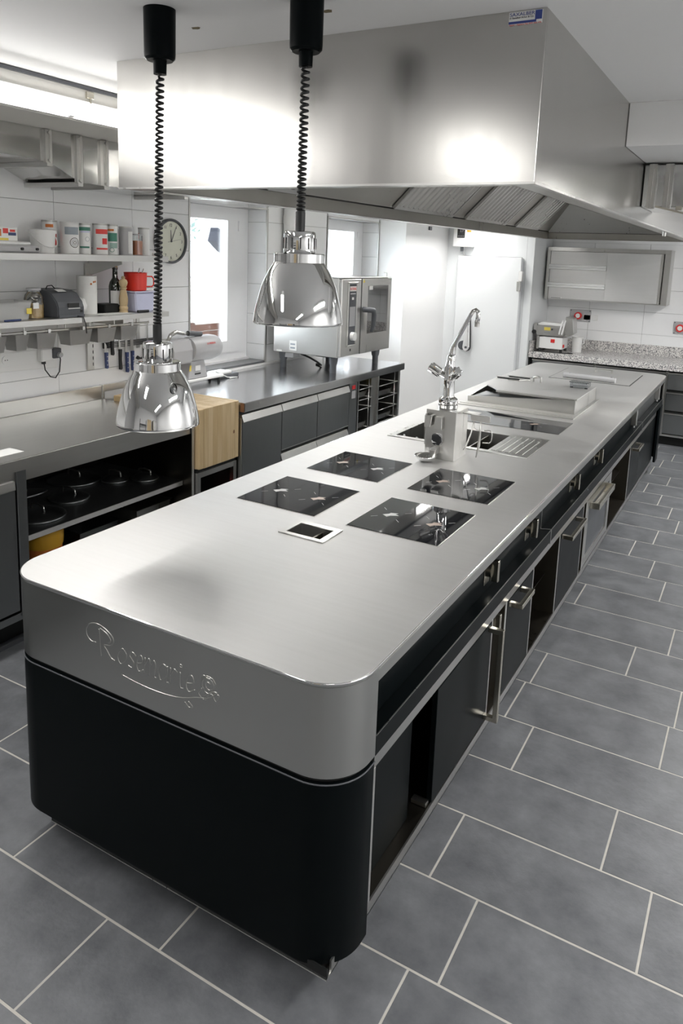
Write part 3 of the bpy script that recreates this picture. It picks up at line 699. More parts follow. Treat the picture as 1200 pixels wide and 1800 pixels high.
# bottom frame
bm = nb()
B(bm, -1.733, -0.745, 1.338, 6.96, 0.120, 0.1235)
for q in ((-0.750, -0.745, 1.36, 6.93), (-1.733, -1.728, 1.36, 6.93)): B(bm, q[0], q[1], q[2], q[3], 0.120, 0.156)
mk('base_frame', bm, M_steelx, isl)
bx('base_front', (-1.733, -0.745, 1.338, 1.343, 0.1205, 0.150), M_blackm, isl)
bx('base_edge', (-1.733, -0.745, 1.336, 1.3378, 0.1195, 0.1225), M_steel, isl)
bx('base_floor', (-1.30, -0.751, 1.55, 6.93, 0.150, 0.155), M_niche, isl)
for y in (1.46, 2.9, 4.4, 5.9, 6.8):
    for x in (-1.66, -0.88): cyl('foot', (x, y, 0.0), (x, y, 0.121), 0.022, M_steel, isl, r2=0.018)
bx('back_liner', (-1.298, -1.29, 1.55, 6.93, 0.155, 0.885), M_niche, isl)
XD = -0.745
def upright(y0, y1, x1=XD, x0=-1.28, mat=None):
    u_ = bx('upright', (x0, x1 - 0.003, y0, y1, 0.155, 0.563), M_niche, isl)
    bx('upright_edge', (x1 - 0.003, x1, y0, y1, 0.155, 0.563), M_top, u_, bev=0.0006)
def hhandle(y0, y1, z, parent, xb=XD):
    bm = nb(); PR(bm, [(xb, y0), (-0.689, y0), (-0.689, y1), (xb, y1), (xb, y1 - 0.018), (-0.707, y1 - 0.018), (-0.707, y0 + 0.018), (xb, y0 + 0.018)], 'z', z - 0.010, z + 0.010)
    h = mk('handle', bm, M_nickel, parent, bev=0.0012)
def knob(y, z, xb, parent=isl):
    k = bx('knob_plate', (xb, xb + 0.004, y - 0.028, y + 0.028, z - 0.055, z + 0.055), M_nickel, parent, bev=0.0008)
    cyl('knob_disc', (xb + 0.004, y, z), (xb + 0.024, y, z), 0.028, M_nickel, k, seg=28, r2=0.026)
    bx('knob_grip', (xb + 0.020, xb + 0.046, y - 0.009, y + 0.009, z - 0.040, z + 0.040), M_nickel, k, bev=0.002)
# bay 1: open niche behind the end, with door 1 far half open-sliding
upright(1.549, 1.560); upright(2.495, 2.503)
bx('niche_panel', (-0.800, -0.786, 1.562, 1.885, 0.157, 0.563), M_black, isl)
d = bx('cupboard_door', (XD - 0.018, XD, 1.979, 2.490, 0.163, 0.558), M_black, isl, bev=0.0015)
bm = nb(); zt_, zb_ = 0.552, 0.185; y0 = 2.452
PR(bm, [(XD, zb_), (-0.689, zb_), (-0.689, zt_), (XD, zt_), (XD, zt_ - 0.018), (-0.707, zt_ - 0.018), (-0.707, zb_ + 0.018), (XD, zb_ + 0.018)], 'y', y0, y0 + 0.020)
mk('handle', bm, M_nickel, d, bev=0.0012)
bx('bottom_hinge', (XD - 0.06, XD - 0.01, 1.955, 1.98, 0.157, 0.170), M_steel, d)
# slot with a knob, post
bx('slot_back', (XD - 0.05, XD - 0.045, 2.503, 2.655, 0.156, 0.563), M_dsteel, isl)
knob(2.60, 0.500, XD - 0.045)
upright(2.655, 2.672)
d = bx('drawer_front', (XD - 0.018, XD, 2.676, 3.040, 0.163, 0.558), M_black, isl, bev=0.0015)
hhandle(2.690, 2.862, 0.545, d)
upright(3.044, 3.052); upright(3.505, 3.516)
d = bx('drawer_front', (XD - 0.018, XD, 3.520, 4.036, 0.163, 0.558), M_black, isl, bev=0.0015)
hhandle(3.54, 3.86, 0.545, d)
upright(4.040, 4.048); bx('slot_back', (XD - 0.05, XD - 0.045, 4.048, 4.120, 0.156, 0.563), M_darkin, isl)
upright(4.120, 4.135)
bm = nb()
for q in ((4.138, 4.19, 0.163, 0.558), (4.80, 4.852, 0.163, 0.558), (4.19, 4.80, 0.163, 0.205), (4.19, 4.80, 0.515, 0.558)): B(bm, XD - 0.018, XD, *q)
d = mk('framed_door', bm, M_steelx, isl)
bx('door_inset', (XD - 0.014, XD - 0.008, 4.19, 4.80, 0.205, 0.515), M_gplast, d)
bm = nb(); PR(bm, [(XD, 4.20), (-0.689, 4.20), (-0.689, 4.67), (XD, 4.67), (XD, 4.655), (-0.704, 4.655), (-0.704, 4.215), (XD, 4.215)], 'z', 0.500, 0.535); B(bm, XD + 0.0005, -0.7045, 4.2155, 4.6545, 0.500, 0.504)
mk('handle', bm, M_nickel, d, bev=0.001)
upright(4.856, 4.866); upright(5.600, 5.611)
d = bx('cupboard_door', (XD - 0.018, XD, 5.614, 6.078, 0.163, 0.558), M_black, isl, bev=0.0015)
hhandle(5.64, 5.86, 0.535, d)
bx('side_panel', (XD - 0.018, XD, 6.082, 6.955, 0.163, 0.558), M_black, isl, bev=0.0015)
bx('inner_shelf', (-1.28, -0.80, 3.054, 3.503, 0.355, 0.358), M_niche, isl)
bx('inner_shelf', (-1.28, -0.80, 4.868, 5.598, 0.375, 0.378), M_niche, isl)
for y in (2.43, 2.935, 3.715, 4.31): knob(y, 0.785, XB)
bx('switch_plate', (XB, XB + 0.004, 3.50, 3.515, 0.79, 0.81), M_steel, isl)
for y in (5.60, 6.85):
    bm = nb(); B(bm, XB, -0.722, y - 0.016, y + 0.016, 0.725, 0.845); k = mk('tap_box', bm, M_steel, isl, bev=0.003)
    cyl('tap_nozzle', (-0.742, y, 0.725), (-0.742, y, 0.709), 0.010, M_steel, k)

# embossed lettering on the curtain
def ink(name, strokes, r=0.0019):
    bm = nb()
    for st_pts in strokes:
        TU(bm, [(p[0], IY0 + 0.0002, p[1]) for p in st_pts], r, 8)
    return mk(name, bm, M_band, curtain, smooth='all')
def smoothp(pts, n=6):
    out = []
    P = [pts[0]] + list(pts) + [pts[-1]]
    for i in range(1, len(P) - 2):
        for k in range(n):
            t = k / n; a, b, c, d = P[i - 1], P[i], P[i + 1], P[i + 2]
            out.append(tuple(0.5 * ((2 * b[j]) + (-a[j] + c[j]) * t + (2 * a[j] - 5 * b[j] + 4 * c[j] - d[j]) * t * t + (-a[j] + 3 * b[j] - 3 * c[j] + d[j]) * t ** 3) for j in (0, 1)))
    out.append(pts[-1]); return out
def lt(x0, w, strokes, base=0.750, h=0.048, sl_=0.15):
    return [smoothp([(x0 + (u + sl_ * (v)) * w, base + v * h) for u, v in s]) for s in strokes]
E_ = [
 ('letter', [smoothp([(-1.499, 0.829), (-1.497, 0.80), (-1.495, 0.77), (-1.493, 0.750)]),
             smoothp([(-1.512, 0.785), (-1.530, 0.784), (-1.547, 0.797), (-1.549, 0.815), (-1.535, 0.834), (-1.505, 0.842), (-1.475, 0.836), (-1.450, 0.822), (-1.444, 0.806), (-1.455, 0.792), (-1.480, 0.786), (-1.470, 0.774), (-1.455, 0.757), (-1.440, 0.752)]),
             smoothp([(-1.495, 0.832), (-1.470, 0.824), (-1.455, 0.808), (-1.465, 0.795)])]),
 ('letter', lt(-1.432, 0.036, [[(0.5, 1), (0.1, 0.7), (0.05, 0.3), (0.4, 0), (0.8, 0.25), (0.9, 0.7), (0.5, 1)]])),
 ('letter', lt(-1.394, 0.032, [[(0.9, 0.85), (0.5, 1), (0.2, 0.75), (0.7, 0.4), (0.6, 0.05), (0.1, 0.1)]])),
 ('letter', lt(-1.364, 0.030, [[(0.1, 0.45), (0.8, 0.6), (0.6, 1), (0.2, 0.75), (0.15, 0.25), (0.5, 0), (0.95, 0.2)]])),
 ('letter', lt(-1.338, 0.052, [[(0.05, 1), (0.1, 0.0)], [(0.1, 0.6), (0.3, 1), (0.42, 0.7), (0.42, 0)], [(0.45, 0.6), (0.65, 1), (0.8, 0.7), (0.8, 0.1), (0.95, 0.02)]])),
 ('letter', lt(-1.284, 0.036, [[(0.8, 0.9), (0.4, 1), (0.05, 0.5), (0.3, 0), (0.75, 0.4), (0.85, 1), (0.85, 0.1), (1.05, 0.05)]])),
 ('letter', lt(-1.246, 0.030, [[(0.1, 1), (0.2, 0)], [(0.2, 0.6), (0.5, 0.98), (0.9, 0.85)]])),
 ('letter', lt(-1.212, 0.020, [[(0.2, 0.95), (0.3, 0.1), (0.8, 0.05)]])),
 ('letter', lt(-1.192, 0.034, [[(0.05, 0.45), (0.8, 0.6), (0.6, 1), (0.2, 0.75), (0.15, 0.25), (0.5, 0), (1.0, 0.25)]])),
 ('letter_dot', [arc((-1.203, 0.813), 0.004, 0, 360, 10)]),
 ('underline', [smoothp([(-1.415, 0.719), (-1.350, 0.713), (-1.278, 0.713), (-1.209, 0.722), (-1.150, 0.742), (-1.110, 0.755), (-1.085, 0.776), (-1.10, 0.774), (-1.128, 0.752)]),
                smoothp([(-1.19, 0.716), (-1.175, 0.706), (-1.165, 0.712), (-1.178, 0.722)])]),
]
for nm, s in E_: ink(nm, s)
spir = [(-1.112 + (0.004 + 0.0042 * k / 4) * math.cos(k * 0.55), 0.790 + (0.004 + 0.0042 * k / 4) * math.sin(k * 0.55)) for k in range(20)]
ink('rose_emblem', [spir, arc((-1.112, 0.790), 0.024, 20, 300, 14), smoothp([(-1.133, 0.775), (-1.145, 0.757), (-1.125, 0.745), (-1.112, 0.764)]), smoothp([(-1.10, 0.768), (-1.088, 0.752), (-1.078, 0.772), (-1.096, 0.772)]), smoothp([(-1.138, 0.80), (-1.128, 0.812), (-1.112, 0.806), (-1.100, 0.812), (-1.090, 0.80)])], 0.0016)

# pop-up socket
t = thing('popup_socket', (-1.31, 2.12, ZT), 'square recessed steel socket box in the worktop in front of the hobs', 'socket')
x0, x1, y0, y1 = POPUP
mk('rim', flat_mesh(rect(x0 - 0.018, x1 + 0.020, y0 - 0.016, y1 + 0.020), [rect(x0 + 0.002, x1 - 0.002, y0 + 0.002, y1 - 0.002)], ZT, ZT + 0.004), M_steel, t)
bm = nb()
for q in ((x0 + 0.001, x0 + 0.003, y0 + 0.001, y1 - 0.001), (x1 - 0.003, x1 - 0.001, y0 + 0.001, y1 - 0.001), (x0 + 0.001, x1 - 0.001, y0 + 0.001, y0 + 0.003), (x0 + 0.001, x1 - 0.001, y1 - 0.003, y1 - 0.001)): B(bm, *q, 0.80, ZT + 0.001)
mk('box_wall', bm, M_steel, t)
bx('socket_insert', (x0 + 0.003, x1 - 0.003, y0 + 0.003, y1 - 0.003, 0.80, 0.835), M_dsteel, t)
bx('slot', (x0 + 0.03, x1 - 0.03, y1 - 0.035, y1 - 0.025, 0.835, 0.838), M_plast, t)

# induction hobs
hl = ['glossy black induction hob on the left, nearest the viewer', 'glossy black induction hob on the left, beyond the nearest one', 'glossy black induction hob at front right with a bright reflection', 'glossy black induction hob beside the right edge in front of the tap column']
def hob(i, x0, x1, y0, y1, z=ZT, lab=None, two=True):
    t = thing('induction_hob', ((x0 + x1) / 2, (y0 + y1) / 2, z), lab or hl[i], 'hob', 'induction hobs set in the island top')
    bx('steel_rim', (x0 - 0.003, x1 + 0.003, y0 - 0.003, y1 + 0.003, z + 0.0002, z + 0.0016), M_steel, t)
    bx('glass', (x0, x1, y0, y1, z + 0.0016, z + 0.0034), M_glassblk, t)
    zt = z + 0.0035; cx, cy = (x0 + x1) / 2, (y0 + y1) / 2; w = x1 - x0; h = y1 - y0
    for j, sx in enumerate((-0.25, 0.25) if two else (0,)):
        ux = cx + sx * w
        bm = nb()
        pts = [(ux - 0.030, cy - 0.015), (ux - 0.006, cy - 0.030), (ux + 0.002, cy - 0.012), (ux + 0.030, cy + 0.004), (ux + 0.012, cy + 0.012), (ux + 0.018, cy + 0.026), (ux - 0.010, cy + 0.016), (ux - 0.012, cy + 0.004)]
        PR(bm, pts, 'z', zt, zt + 0.0003); mk('zone_emblem', bm, M_mark if (i + j) % 2 == 0 else M_markr, t)
        bm = nb()
        for a in (45, 135, 225, 315):
            ca, sa = math.cos(R(a)), math.sin(R(a)); r0, r1 = 0.055, 0.082
            c0 = Vector((ux + ca * r0, cy + sa * r0)); c1 = Vector((ux + ca * r1, cy + sa * r1)); n_ = Vector((-sa, ca)) * 0.0010
            if abs(c1.x - cx) < w / 2 - 0.005: PR(bm, [c0 + n_, c0 - n_, c1 - n_, c1 + n_], 'z', zt, zt + 0.0003)
        mk('zone_marks', bm, M_mark, t)
    return t
for i, h in enumerate(HOBS): hob(i, *h)
hob(4, -1.70, -0.950, 4.185, 4.545, lab='wide black glass hob between the sink and the raised pan', two=True)

# sink with drainer
x0, x1, y0, y1 = SINK
t = thing('sink', (-1.37, 3.79, 0.66), 'stainless sink basins with ribbed drainer in the island behind the tap column', 'sink')
mk('rim', flat_mesh(rect(x0 - 0.03, -0.955, y0 - 0.035, y1 + 0.035), [rect(x0 + 0.004, x1 - 0.004, y0 + 0.004, y1 - 0.004)], ZT + 0.0003, ZT + 0.003), M_steel, t)
def basin(a, b, c, d, z):
    bm = nb(); k = 0.02
    up = [bm.verts.new(p) for p in ((a, c, ZT + 0.001), (b, c, ZT + 0.001), (b, d, ZT + 0.001), (a, d, ZT + 0.001))]
    lo = [bm.verts.new(p) for p in ((a + k, c + k, z), (b - k, c + k, z), (b - k, d - k, z), (a + k, d - k, z))]
    for i in range(4): bm.faces.new((up[i], up[(i + 1) % 4], lo[(i + 1) % 4], lo[i]))
    bm.faces.new(lo)
    r_ = bmesh.ops.solidify(bm, geom=bm.faces[:], thickness=0.002)
    return bm
mk('basin', basin(x0 + 0.005, -1.435, y0 + 0.005, y1 - 0.005, 0.68), M_steel, t, bev=0)
mk('basin', basin(-1.425, x1 - 0.005, y0 + 0.005, y1 - 0.005, 0.72), M_steel, t, bev=0)
bm = nb()
for k in range(5): B(bm, -1.155 + 0.036 * k, -1.155 + 0.036 * k + 0.022, y0 + 0.01, y1 - 0.01, ZT + 0.003, ZT + 0.0055)
mk('drainer', bm, M_steel, t, bev=0.001)
bm = nb()
for dx in (0, 0.006): TU(bm, [(-1.655 + dx, 3.62, 0.908), (-1.655 + dx, 3.62, 0.86), (-1.60 + dx, 3.62, 0.85), (-1.58 + dx, 3.62, 0.875), (-1.58 + dx, 3.62, 0.905)], 0.0025, 6)
mk('rack_hook', bm, M_steel, t, smooth='all')

# column with tap
PX0, PX1, PY0, PY1 = -1.387, -1.232, 3.283, 3.445
t = thing('tap_column', (-1.31, 3.365, ZT), 'square steel column on the island carrying a tall chrome tap', 'column')
bx('column_body', (PX0, PX1, PY0, PY1, ZT, 1.143), M_steel, t, bev=0.0015)
bm = nb(); B(bm, PX0 + 0.004, PX0 + 0.012, PY0 - 0.022, PY0, 1.06, 1.125); B(bm, PX0 + 0.004, PX0 + 0.035, PY0 - 0.030, PY0 - 0.022, 1.06, 1.118); PR(bm, [(PX0 + 0.035, 1.122), (PX0 + 0.05, 1.122), (PX0 + 0.044, 1.07)], 'y', PY0 - 0.045, PY0); B(bm, PX0 + 0.055, PX0 + 0.095, PY0 - 0.03, PY0, 1.055, 1.115)
mk('bracket', bm, M_steel, t, bev=0.002)
bm = nb(); PR(bm, [(-1.345, 0.985), (-1.345, 1.025), (-1.315, 1.035), (-1.292, 1.02), (-1.285, 0.995), (-1.30, 0.975), (-1.33, 0.97)], 'y', PY0 - 0.020, PY0); mk('spout_plate', bm, M_chrome, t, bev=0.004, bseg=2)
bx('hook_block', (-1.335, -1.305, PY0 - 0.050, PY0, 0.935, 0.965), M_steel, t, bev=0.002)
bm = nb(); B(bm, PX0 - 0.012, PX0 - 0.001, PY0 + 0.02, PY0 + 0.03, 0.96, 1.10); mk('side_strip', bm, M_steel, t)
# hanger bars on the right face
bm = nb(); B(bm, PX1, PX1 + 0.075, PY0 + 0.085, PY0 + 0.145, 1.125, 1.130); B(bm, PX1 + 0.055, PX1 + 0.15, PY0 + 0.05, PY0 + 0.062, 1.105, 1.135)
mk('hanger_bar', bm, M_steel, t, bev=0.001)
# tap
t = thing('kitchen_tap', (-1.314, 3.383, 1.143), 'tall chrome double-handled tap with slanted swivel spout', 'tap')
cx, cy = -1.312, 3.37
bm = nb(); LA(bm, [(0.030, 0), (0.046, 0.002), (0.048, 0.018), (0.043, 0.022), (0.046, 0.028), (0.046, 0.046), (0.036, 0.054), (0.027, 0.058)], (cx, cy, 1.143), 32, closed_bot=True)
mk('base', bm, M_chrome, t, smooth=True)
bm = nb(); LA(bm, [(0.030, 0.055), (0.027, 0.065), (0.0265, 0.135), (0.029, 0.145), (0.0275, 0.15), (0.0265, 0.20), (0.024, 0.215), (0.018, 0.24)], (cx, cy, 1.143), 32, closed_top=True)
mk('body', bm, M_chrome, t, smooth=True)
bm = nb(); LA(bm, [(0.012, 0.205), (0.021, 0.208), (0.022, 0.228), (0.017, 0.236), (0.014, 0.24)], (cx + 0.003, cy, 1.17), 24, closed_top=True, closed_bot=True)
mk('collar', bm, M_chrome, t, smooth=True)
sp = [(-1.307, cy, 1.375), (-1.306, cy, 1.42), (-1.302, cy, 1.445), (-1.29, cy, 1.47), (-1.225, cy, 1.605), (-1.212, cy, 1.626), (-1.20, cy, 1.632), (-1.19, cy, 1.625), (-1.187, cy, 1.605), (-1.190, cy, 1.570)]
bm = nb(); TU(bm, sp, [0.0155, 0.0155, 0.014, 0.011, 0.010, 0.010, 0.010, 0.0105, 0.011, 0.012], 16); mk('spout', bm, M_chrome, t, smooth='all')
cyl('nozzle', (-1.190, cy, 1.572), (-1.191, cy, 1.553), 0.013, M_steel, t)
for dx, dy, ex in ((-0.098, -0.01, -1), (0.062, -0.06, 1)):
    a = Vector((cx, cy, 1.285)); b_ = Vector((cx + dx, cy + dy, 1.340)); m_ = a.lerp(b_, 0.45)
    h = cyl('valve', a, m_, 0.016, M_chrome, t)
    bm = nb(); ax = (b_ - m_).normalized(); u, v = frame_of(ax); n = 24
    rr = [0.021 + 0.0035 * math.cos(6 * 2 * math.pi * i / n) for i in range(n)]
    def ring(p, s): return [bm.verts.new(p + (u * math.cos(2 * math.pi * i / n) + v * math.sin(2 * math.pi * i / n)) * rr[i] * s) for i in range(n)]
    rg = [ring(m_, 0.7), ring(m_ + ax * 0.006, 1), ring(b_, 1.08), ring(b_ + ax * 0.005, 0.8)]
    for p, q in zip(rg, rg[1:]):
        for i in range(n): bm.faces.new((p[i], p[(i + 1) % n], q[(i + 1) % n], q[i]))
    bm.faces.new(rg[0][::-1]); bm.faces.new(rg[-1]); mk('cross_handle', bm, M_chrome, t, smooth=True)
# spoon dish resting by the column
t = thing('spoon_rest', (-1.345, 3.205, 0.905), 'round polished steel ladle bowl in front of the tap column', 'ladle')
bm = nb(); LA(bm, [(0.0, 0.0), (0.02, 0.001), (0.04, 0.009), (0.052, 0.024), (0.055, 0.030), (0.053, 0.030), (0.038, 0.012), (0.018, 0.004), (0.0, 0.003)], (-1.350, 3.215, 0.9005), 32)
mk('bowl', bm, M_chrome, t, smooth='all')
bm = nb(); PR(bm, [(-1.335, 0.915), (-1.308, 0.915), (-1.305, 0.955), (-1.338, 0.955)], 'y', 3.228, 3.234); mk('neck', bm, M_steel, t)
# tongs hanging from the bar
t = thing('tongs', (-1.12, 3.35, 0.93), 'steel kitchen tongs hanging from the bar of the tap column', 'tongs')
bm = nb(); TU(bm, [(-1.160, 3.34, 1.118), (-1.168, 3.33, 1.05), (-1.180, 3.30, 0.985), (-1.19, 3.29, 0.965)], [0.003, 0.004, 0.004, 0.0015], 6); TU(bm, [(-1.128, 3.34, 1.125), (-1.126, 3.335, 1.05), (-1.127, 3.33, 0.99), (-1.136, 3.325, 0.93)], [0.003, 0.0045, 0.007, 0.002], 6)
mk('tong_arms', bm, M_steel, t, smooth='all')
bm = nb(); TU(bm, [(-1.160, 3.34, 1.10), (-1.158, 3.34, 1.07), (-1.145, 3.34, 1.062), (-1.13, 3.34, 1.062)], 0.0018, 6); mk('loop', bm, M_steel, t, smooth='all')
t2 = bm = nb(); TU(bm, [(-1.115, 3.36, 1.06), (-1.085, 3.37, 1.06), (-1.078, 3.37, 1.045), (-1.08, 3.37, 1.01), (-1.09, 3.37, 0.998), (-1.12, 3.36, 0.998)], 0.003, 8)
mk('wire_handle', bm, M_steel, t, smooth='all')

# raised braising pan
t = thing('braising_pan', (-1.35, 5.1, ZT), 'raised rectangular steel pan with flat lid on the island beyond the wide hob', 'braising pan')
bx('flange', (-1.745, -0.975, 4.66, 5.47, ZT, ZT + 0.006), M_steel, t, bev=0.001)
bx('hinge_strip', (-1.745, -0.990, 4.70, 4.76, ZT + 0.006, ZT + 0.010), M_steel, t)
bm = nb()
f0 = [(-1.000, 4.795, 0.906), (-1.725, 4.795, 0.906), (-1.725, 4.795, 0.942), (-1.000, 4.795, 0.996)]
PRp = [(-1.000, 4.80), (-1.000, 5.45), (-1.715, 5.45), (-1.60, 4.98), (-1.535, 4.845)]
vs = [bm.verts.new(v) for v in f0]; bm.faces.new(vs)
r_ = bmesh.ops.extrude_face_region(bm, geom=bm.faces[:]); bmesh.ops.translate(bm, verts=[v for v in r_['geom'] if isinstance(v, bmesh.types.BMVert)], vec=(0, 0.012, 0))
mk('front_wall', bm, M_steel, t)
bm = nb(); v = [bm.verts.new(p) for p in ((-1.000, 4.807, 0.906), (-1.000, 5.45, 0.906), (-1.000, 5.45, 0.997), (-1.000, 4.807, 0.997))]; bm.faces.new(v)
r_ = bmesh.ops.extrude_face_region(bm, geom=bm.faces[:]); bmesh.ops.translate(bm, verts=[v for v in r_['geom'] if isinstance(v, bmesh.types.BMVert)], vec=(-0.012, 0, 0)); mk('right_wall', bm, M_steel, t)
bm = nb(); v = [bm.verts.new(p) for p in ((-1.725, 4.807, 0.906), (-1.715, 5.45, 0.906), (-1.715, 5.45, 0.990), (-1.725, 4.807, 0.942))]; bm.faces.new(v)
r_ = bmesh.ops.extrude_face_region(bm, geom=bm.faces[:]); bmesh.ops.translate(bm, verts=[v for v in r_['geom'] if isinstance(v, bmesh.types.BMVert)], vec=(0.012, 0, 0)); mk('left_wall', bm, M_steel, t)
bx('rear_wall', (-1.715, -1.0, 5.44, 5.452, 0.906, 0.997), M_steel, t)
bm = nb(); v = [bm.verts.new(p) for p in ((-1.012, 4.807, 0.985), (-1.712, 4.807, 0.936), (-1.66, 4.99, 0.955), (-1.53, 4.85, 0.970))]; bm.faces.new(v); mk('inner_tray', bm, M_dsteel, t)
bm = nb(); PR(bm, [(-0.998, 4.838), (-0.998, 5.455), (-1.715, 5.455), (-1.66, 5.0), (-1.535, 4.845)], 'z', 0.992, 0.999); mk('lid', bm, M_top, t, bev=0.001)
bm = nb(); PR(bm, [(-0.998, 4.825), (-0.998, 4.838), (-1.535, 4.845), (-1.54, 4.832)], 'z', 0.985, 0.997); mk('lid_lip', bm, M_steel, t)
# things on the pan
t = thing('tongs', (-1.65, 5.50, 1.0), 'black and steel tongs lying at the rear left corner of the raised pan', 'tongs')
bm = nb(); B(bm, -1.70, -1.53, 5.335, 5.355, 1.001, 1.010); mk('grip', bm, M_plast, t, bev=0.003)
bm = nb(); B(bm, -1.64, -1.48, 5.43, 5.45, 1.001, 1.010); mk('grip', bm, M_plast, t, bev=0.003)
bm = nb(); B(bm, -1.71, -1.44, 5.34, 5.352, 1.010, 1.013); B(bm, -1.65, -1.42, 5.434, 5.446, 1.010, 1.013); TU(bm, [(-1.46, 5.36, 1.005), (-1.52, 5.30, 1.004), (-1.60, 5.28, 1.004)], 0.003, 6); mk('tong_arms', bm, M_steel, t)
bm = nb(); TU(bm, [(-1.425, 5.33, 1.003), (-1.425, 5.33, 1.035), (-1.395, 5.33, 1.042), (-1.37, 5.33, 1.035), (-1.37, 5.33, 1.003)], 0.008, 8)
mk('pan_clamp', bm, M_steel, None, smooth='all', label='small dark steel clamp lying on the lid of the raised pan', cat='clamp')
t = thing('salt_box', (-1.10, 5.35, 0.999), 'small clear plastic box on the right rear of the pan lid', 'box')
bx('box_body', (-1.155, -1.03, 5.30, 5.40, 1.002, 1.035), M_clear, t, bev=0.004); bx('box_lid', (-1.16, -1.025, 5.295, 5.405, 1.035, 1.042), M_clear, t, bev=0.002)
bx('box_foot', (-1.15, -1.13, 5.29, 5.30, 0.9995, 1.006), M_plast, t); bx('box_foot', (-1.05, -1.03, 5.29, 5.30, 0.9995, 1.006), M_plast, t)
# far lid set in the island
t = thing('flush_lid', (-1.22, 6.65, ZT), 'flat steel lid plate set flush at the far end of the island', 'lid')
bx('lid_gap', (-1.553, -0.893, 6.285, 7.005, ZT, ZT + 0.0016), M_ink, t)
bx('lid_plate', (-1.545, -0.901, 6.293, 7.0, ZT + 0.0016, ZT + 0.005), M_top, t, bev=0.001)
bm = nb(); B(bm, -1.29, -1.275, 6.88, 6.90, ZT + 0.005, ZT + 0.034); B(bm, -1.150, -1.135, 6.88, 6.90, ZT + 0.005, ZT + 0.034); B(bm, -1.29, -1.135, 6.88, 6.90, ZT + 0.027, ZT + 0.036); mk('lid_handle', bm, M_steel, t, bev=0.001)
t = thing('label_roll', (-1.2, 6.25, ZT), 'long white wrapped film roll lying across the far lid', 'roll')
cyl('roll', (-1.445, 6.36, ZT + 0.027), (-1.015, 6.33, ZT + 0.027), 0.021, M_lgrey, t, seg=20)
for x in (-1.40, -1.06):
    cyl('printed_mark', (x, 6.358, ZT + 0.027), (x + 0.014, 6.357, ZT + 0.027), 0.0213, M_ink, t, seg=20)

# ================================================================ HEAT LAMPS
def heat_lamp(x, y, z, can_xy, lab):
    t = thing('heat_lamp', (x, y, z), lab, 'heat lamp', 'chrome heat lamps over the island front')
    k = 0.1375 / 80.0
    prof = [(79, 0), (80, 1), (79.5, 6), (78.5, 14), (76, 28), (72, 44), (66, 66), (60, 80), (54, 92), (46.5, 104), (44, 108)]
    pin = [(r - 1.2, h) for r, h in prof[::-1]]
    bm = nb(); LA(bm, [(r * k, h * k) for r, h in prof + pin], (x, y, z), 64); mk('shade', bm, M_chrome, t, smooth='all')
    bm = nb(); LA(bm, [(43 * k, 107 * k), (44.5 * k, 107 * k), (44.5 * k, 122 * k), (43 * k, 123.5 * k), (28 * k, 124 * k)], (x, y, z), 48, closed_bot=True); mk('neck_ring', bm, M_chrome, t, smooth=True)
    bm = nb(); LA(bm, [(27 * k, 123 * k), (28.5 * k, 126 * k), (28 * k, 156 * k), (27 * k, 160 * k), (24 * k, 161.5 * k), (8 * k, 162 * k)], (x, y, z), 48, closed_top=True); nk = mk('neck', bm, M_chrome, t, smooth=True)
    for j in range(12):
        a = 2 * math.pi * j / 12 + 0.1; c, s = math.cos(a), math.sin(a); r0 = 28.6 * k
        bm = nb(); B(bm, -0.0005, 0.0012, -0.0016, 0.0016, 131 * k, 150 * k)
        for v in bm.verts: v.co = Vector((x + (r0 + v.co.x - 0.0004) * c - v.co.y * s, y + (r0 + v.co.x - 0.0004) * s + v.co.y * c, z + v.co.z))
        mk('vent_slot', bm, M_ink, nk)
    zst = z + 162 * k
    cyl('stem', (x, y, zst - 0.002), (x, y, zst + 0.056), 0.0145, M_plast, t, seg=20)
    cyl('bulb_holder', (x, y, z + 118 * k), (x, y, z + 60 * k), 0.02, M_wplast, t, r2=0.05)
    # ceiling canister
    cx, cy = can_xy
    bm = nb(); LA(bm, [(0.0, ZC - 0.190), (0.020, ZC - 0.190), (0.021, ZC - 0.150), (0.040, ZC - 0.150), (0.047, ZC - 0.143), (0.048, ZC - 0.13), (0.049, ZC), (0.0, ZC)], (cx, cy, 0), 40); mk('canister', bm, M_black, t, smooth=True)
    # coiled cord
    z0, z1 = zst + 0.05, ZC - 0.188; turns = int((z1 - z0) / 0.0150); n = turns * 12; bm = nb(); pts = []
    for i in range(n + 1):
        u = i / n; zz = z0 + (z1 - z0) * (u ** 1.18); a = 2 * math.pi * turns * u
        xx = x + (cx - x) * u; yy_ = y + (cy - y) * u; rc = 0.0104 if 0.01 < u < 0.99 else 0.004
        pts.append((xx + rc * math.cos(a), yy_ + rc * math.sin(a), zz))
    TU(bm, pts, 0.0042, 6); mk('coiled_cord', bm, M_plast, t, smooth='all')
    return t
heat_lamp(-1.748, 1.827, 1.283, (-1.735, 1.835), 'left chrome heat lamp hanging low in front of the butcher block')
heat_lamp(-1.253, 1.916, 1.655, (-1.248, 1.916), 'right chrome heat lamp hanging higher in front of the combi oven')

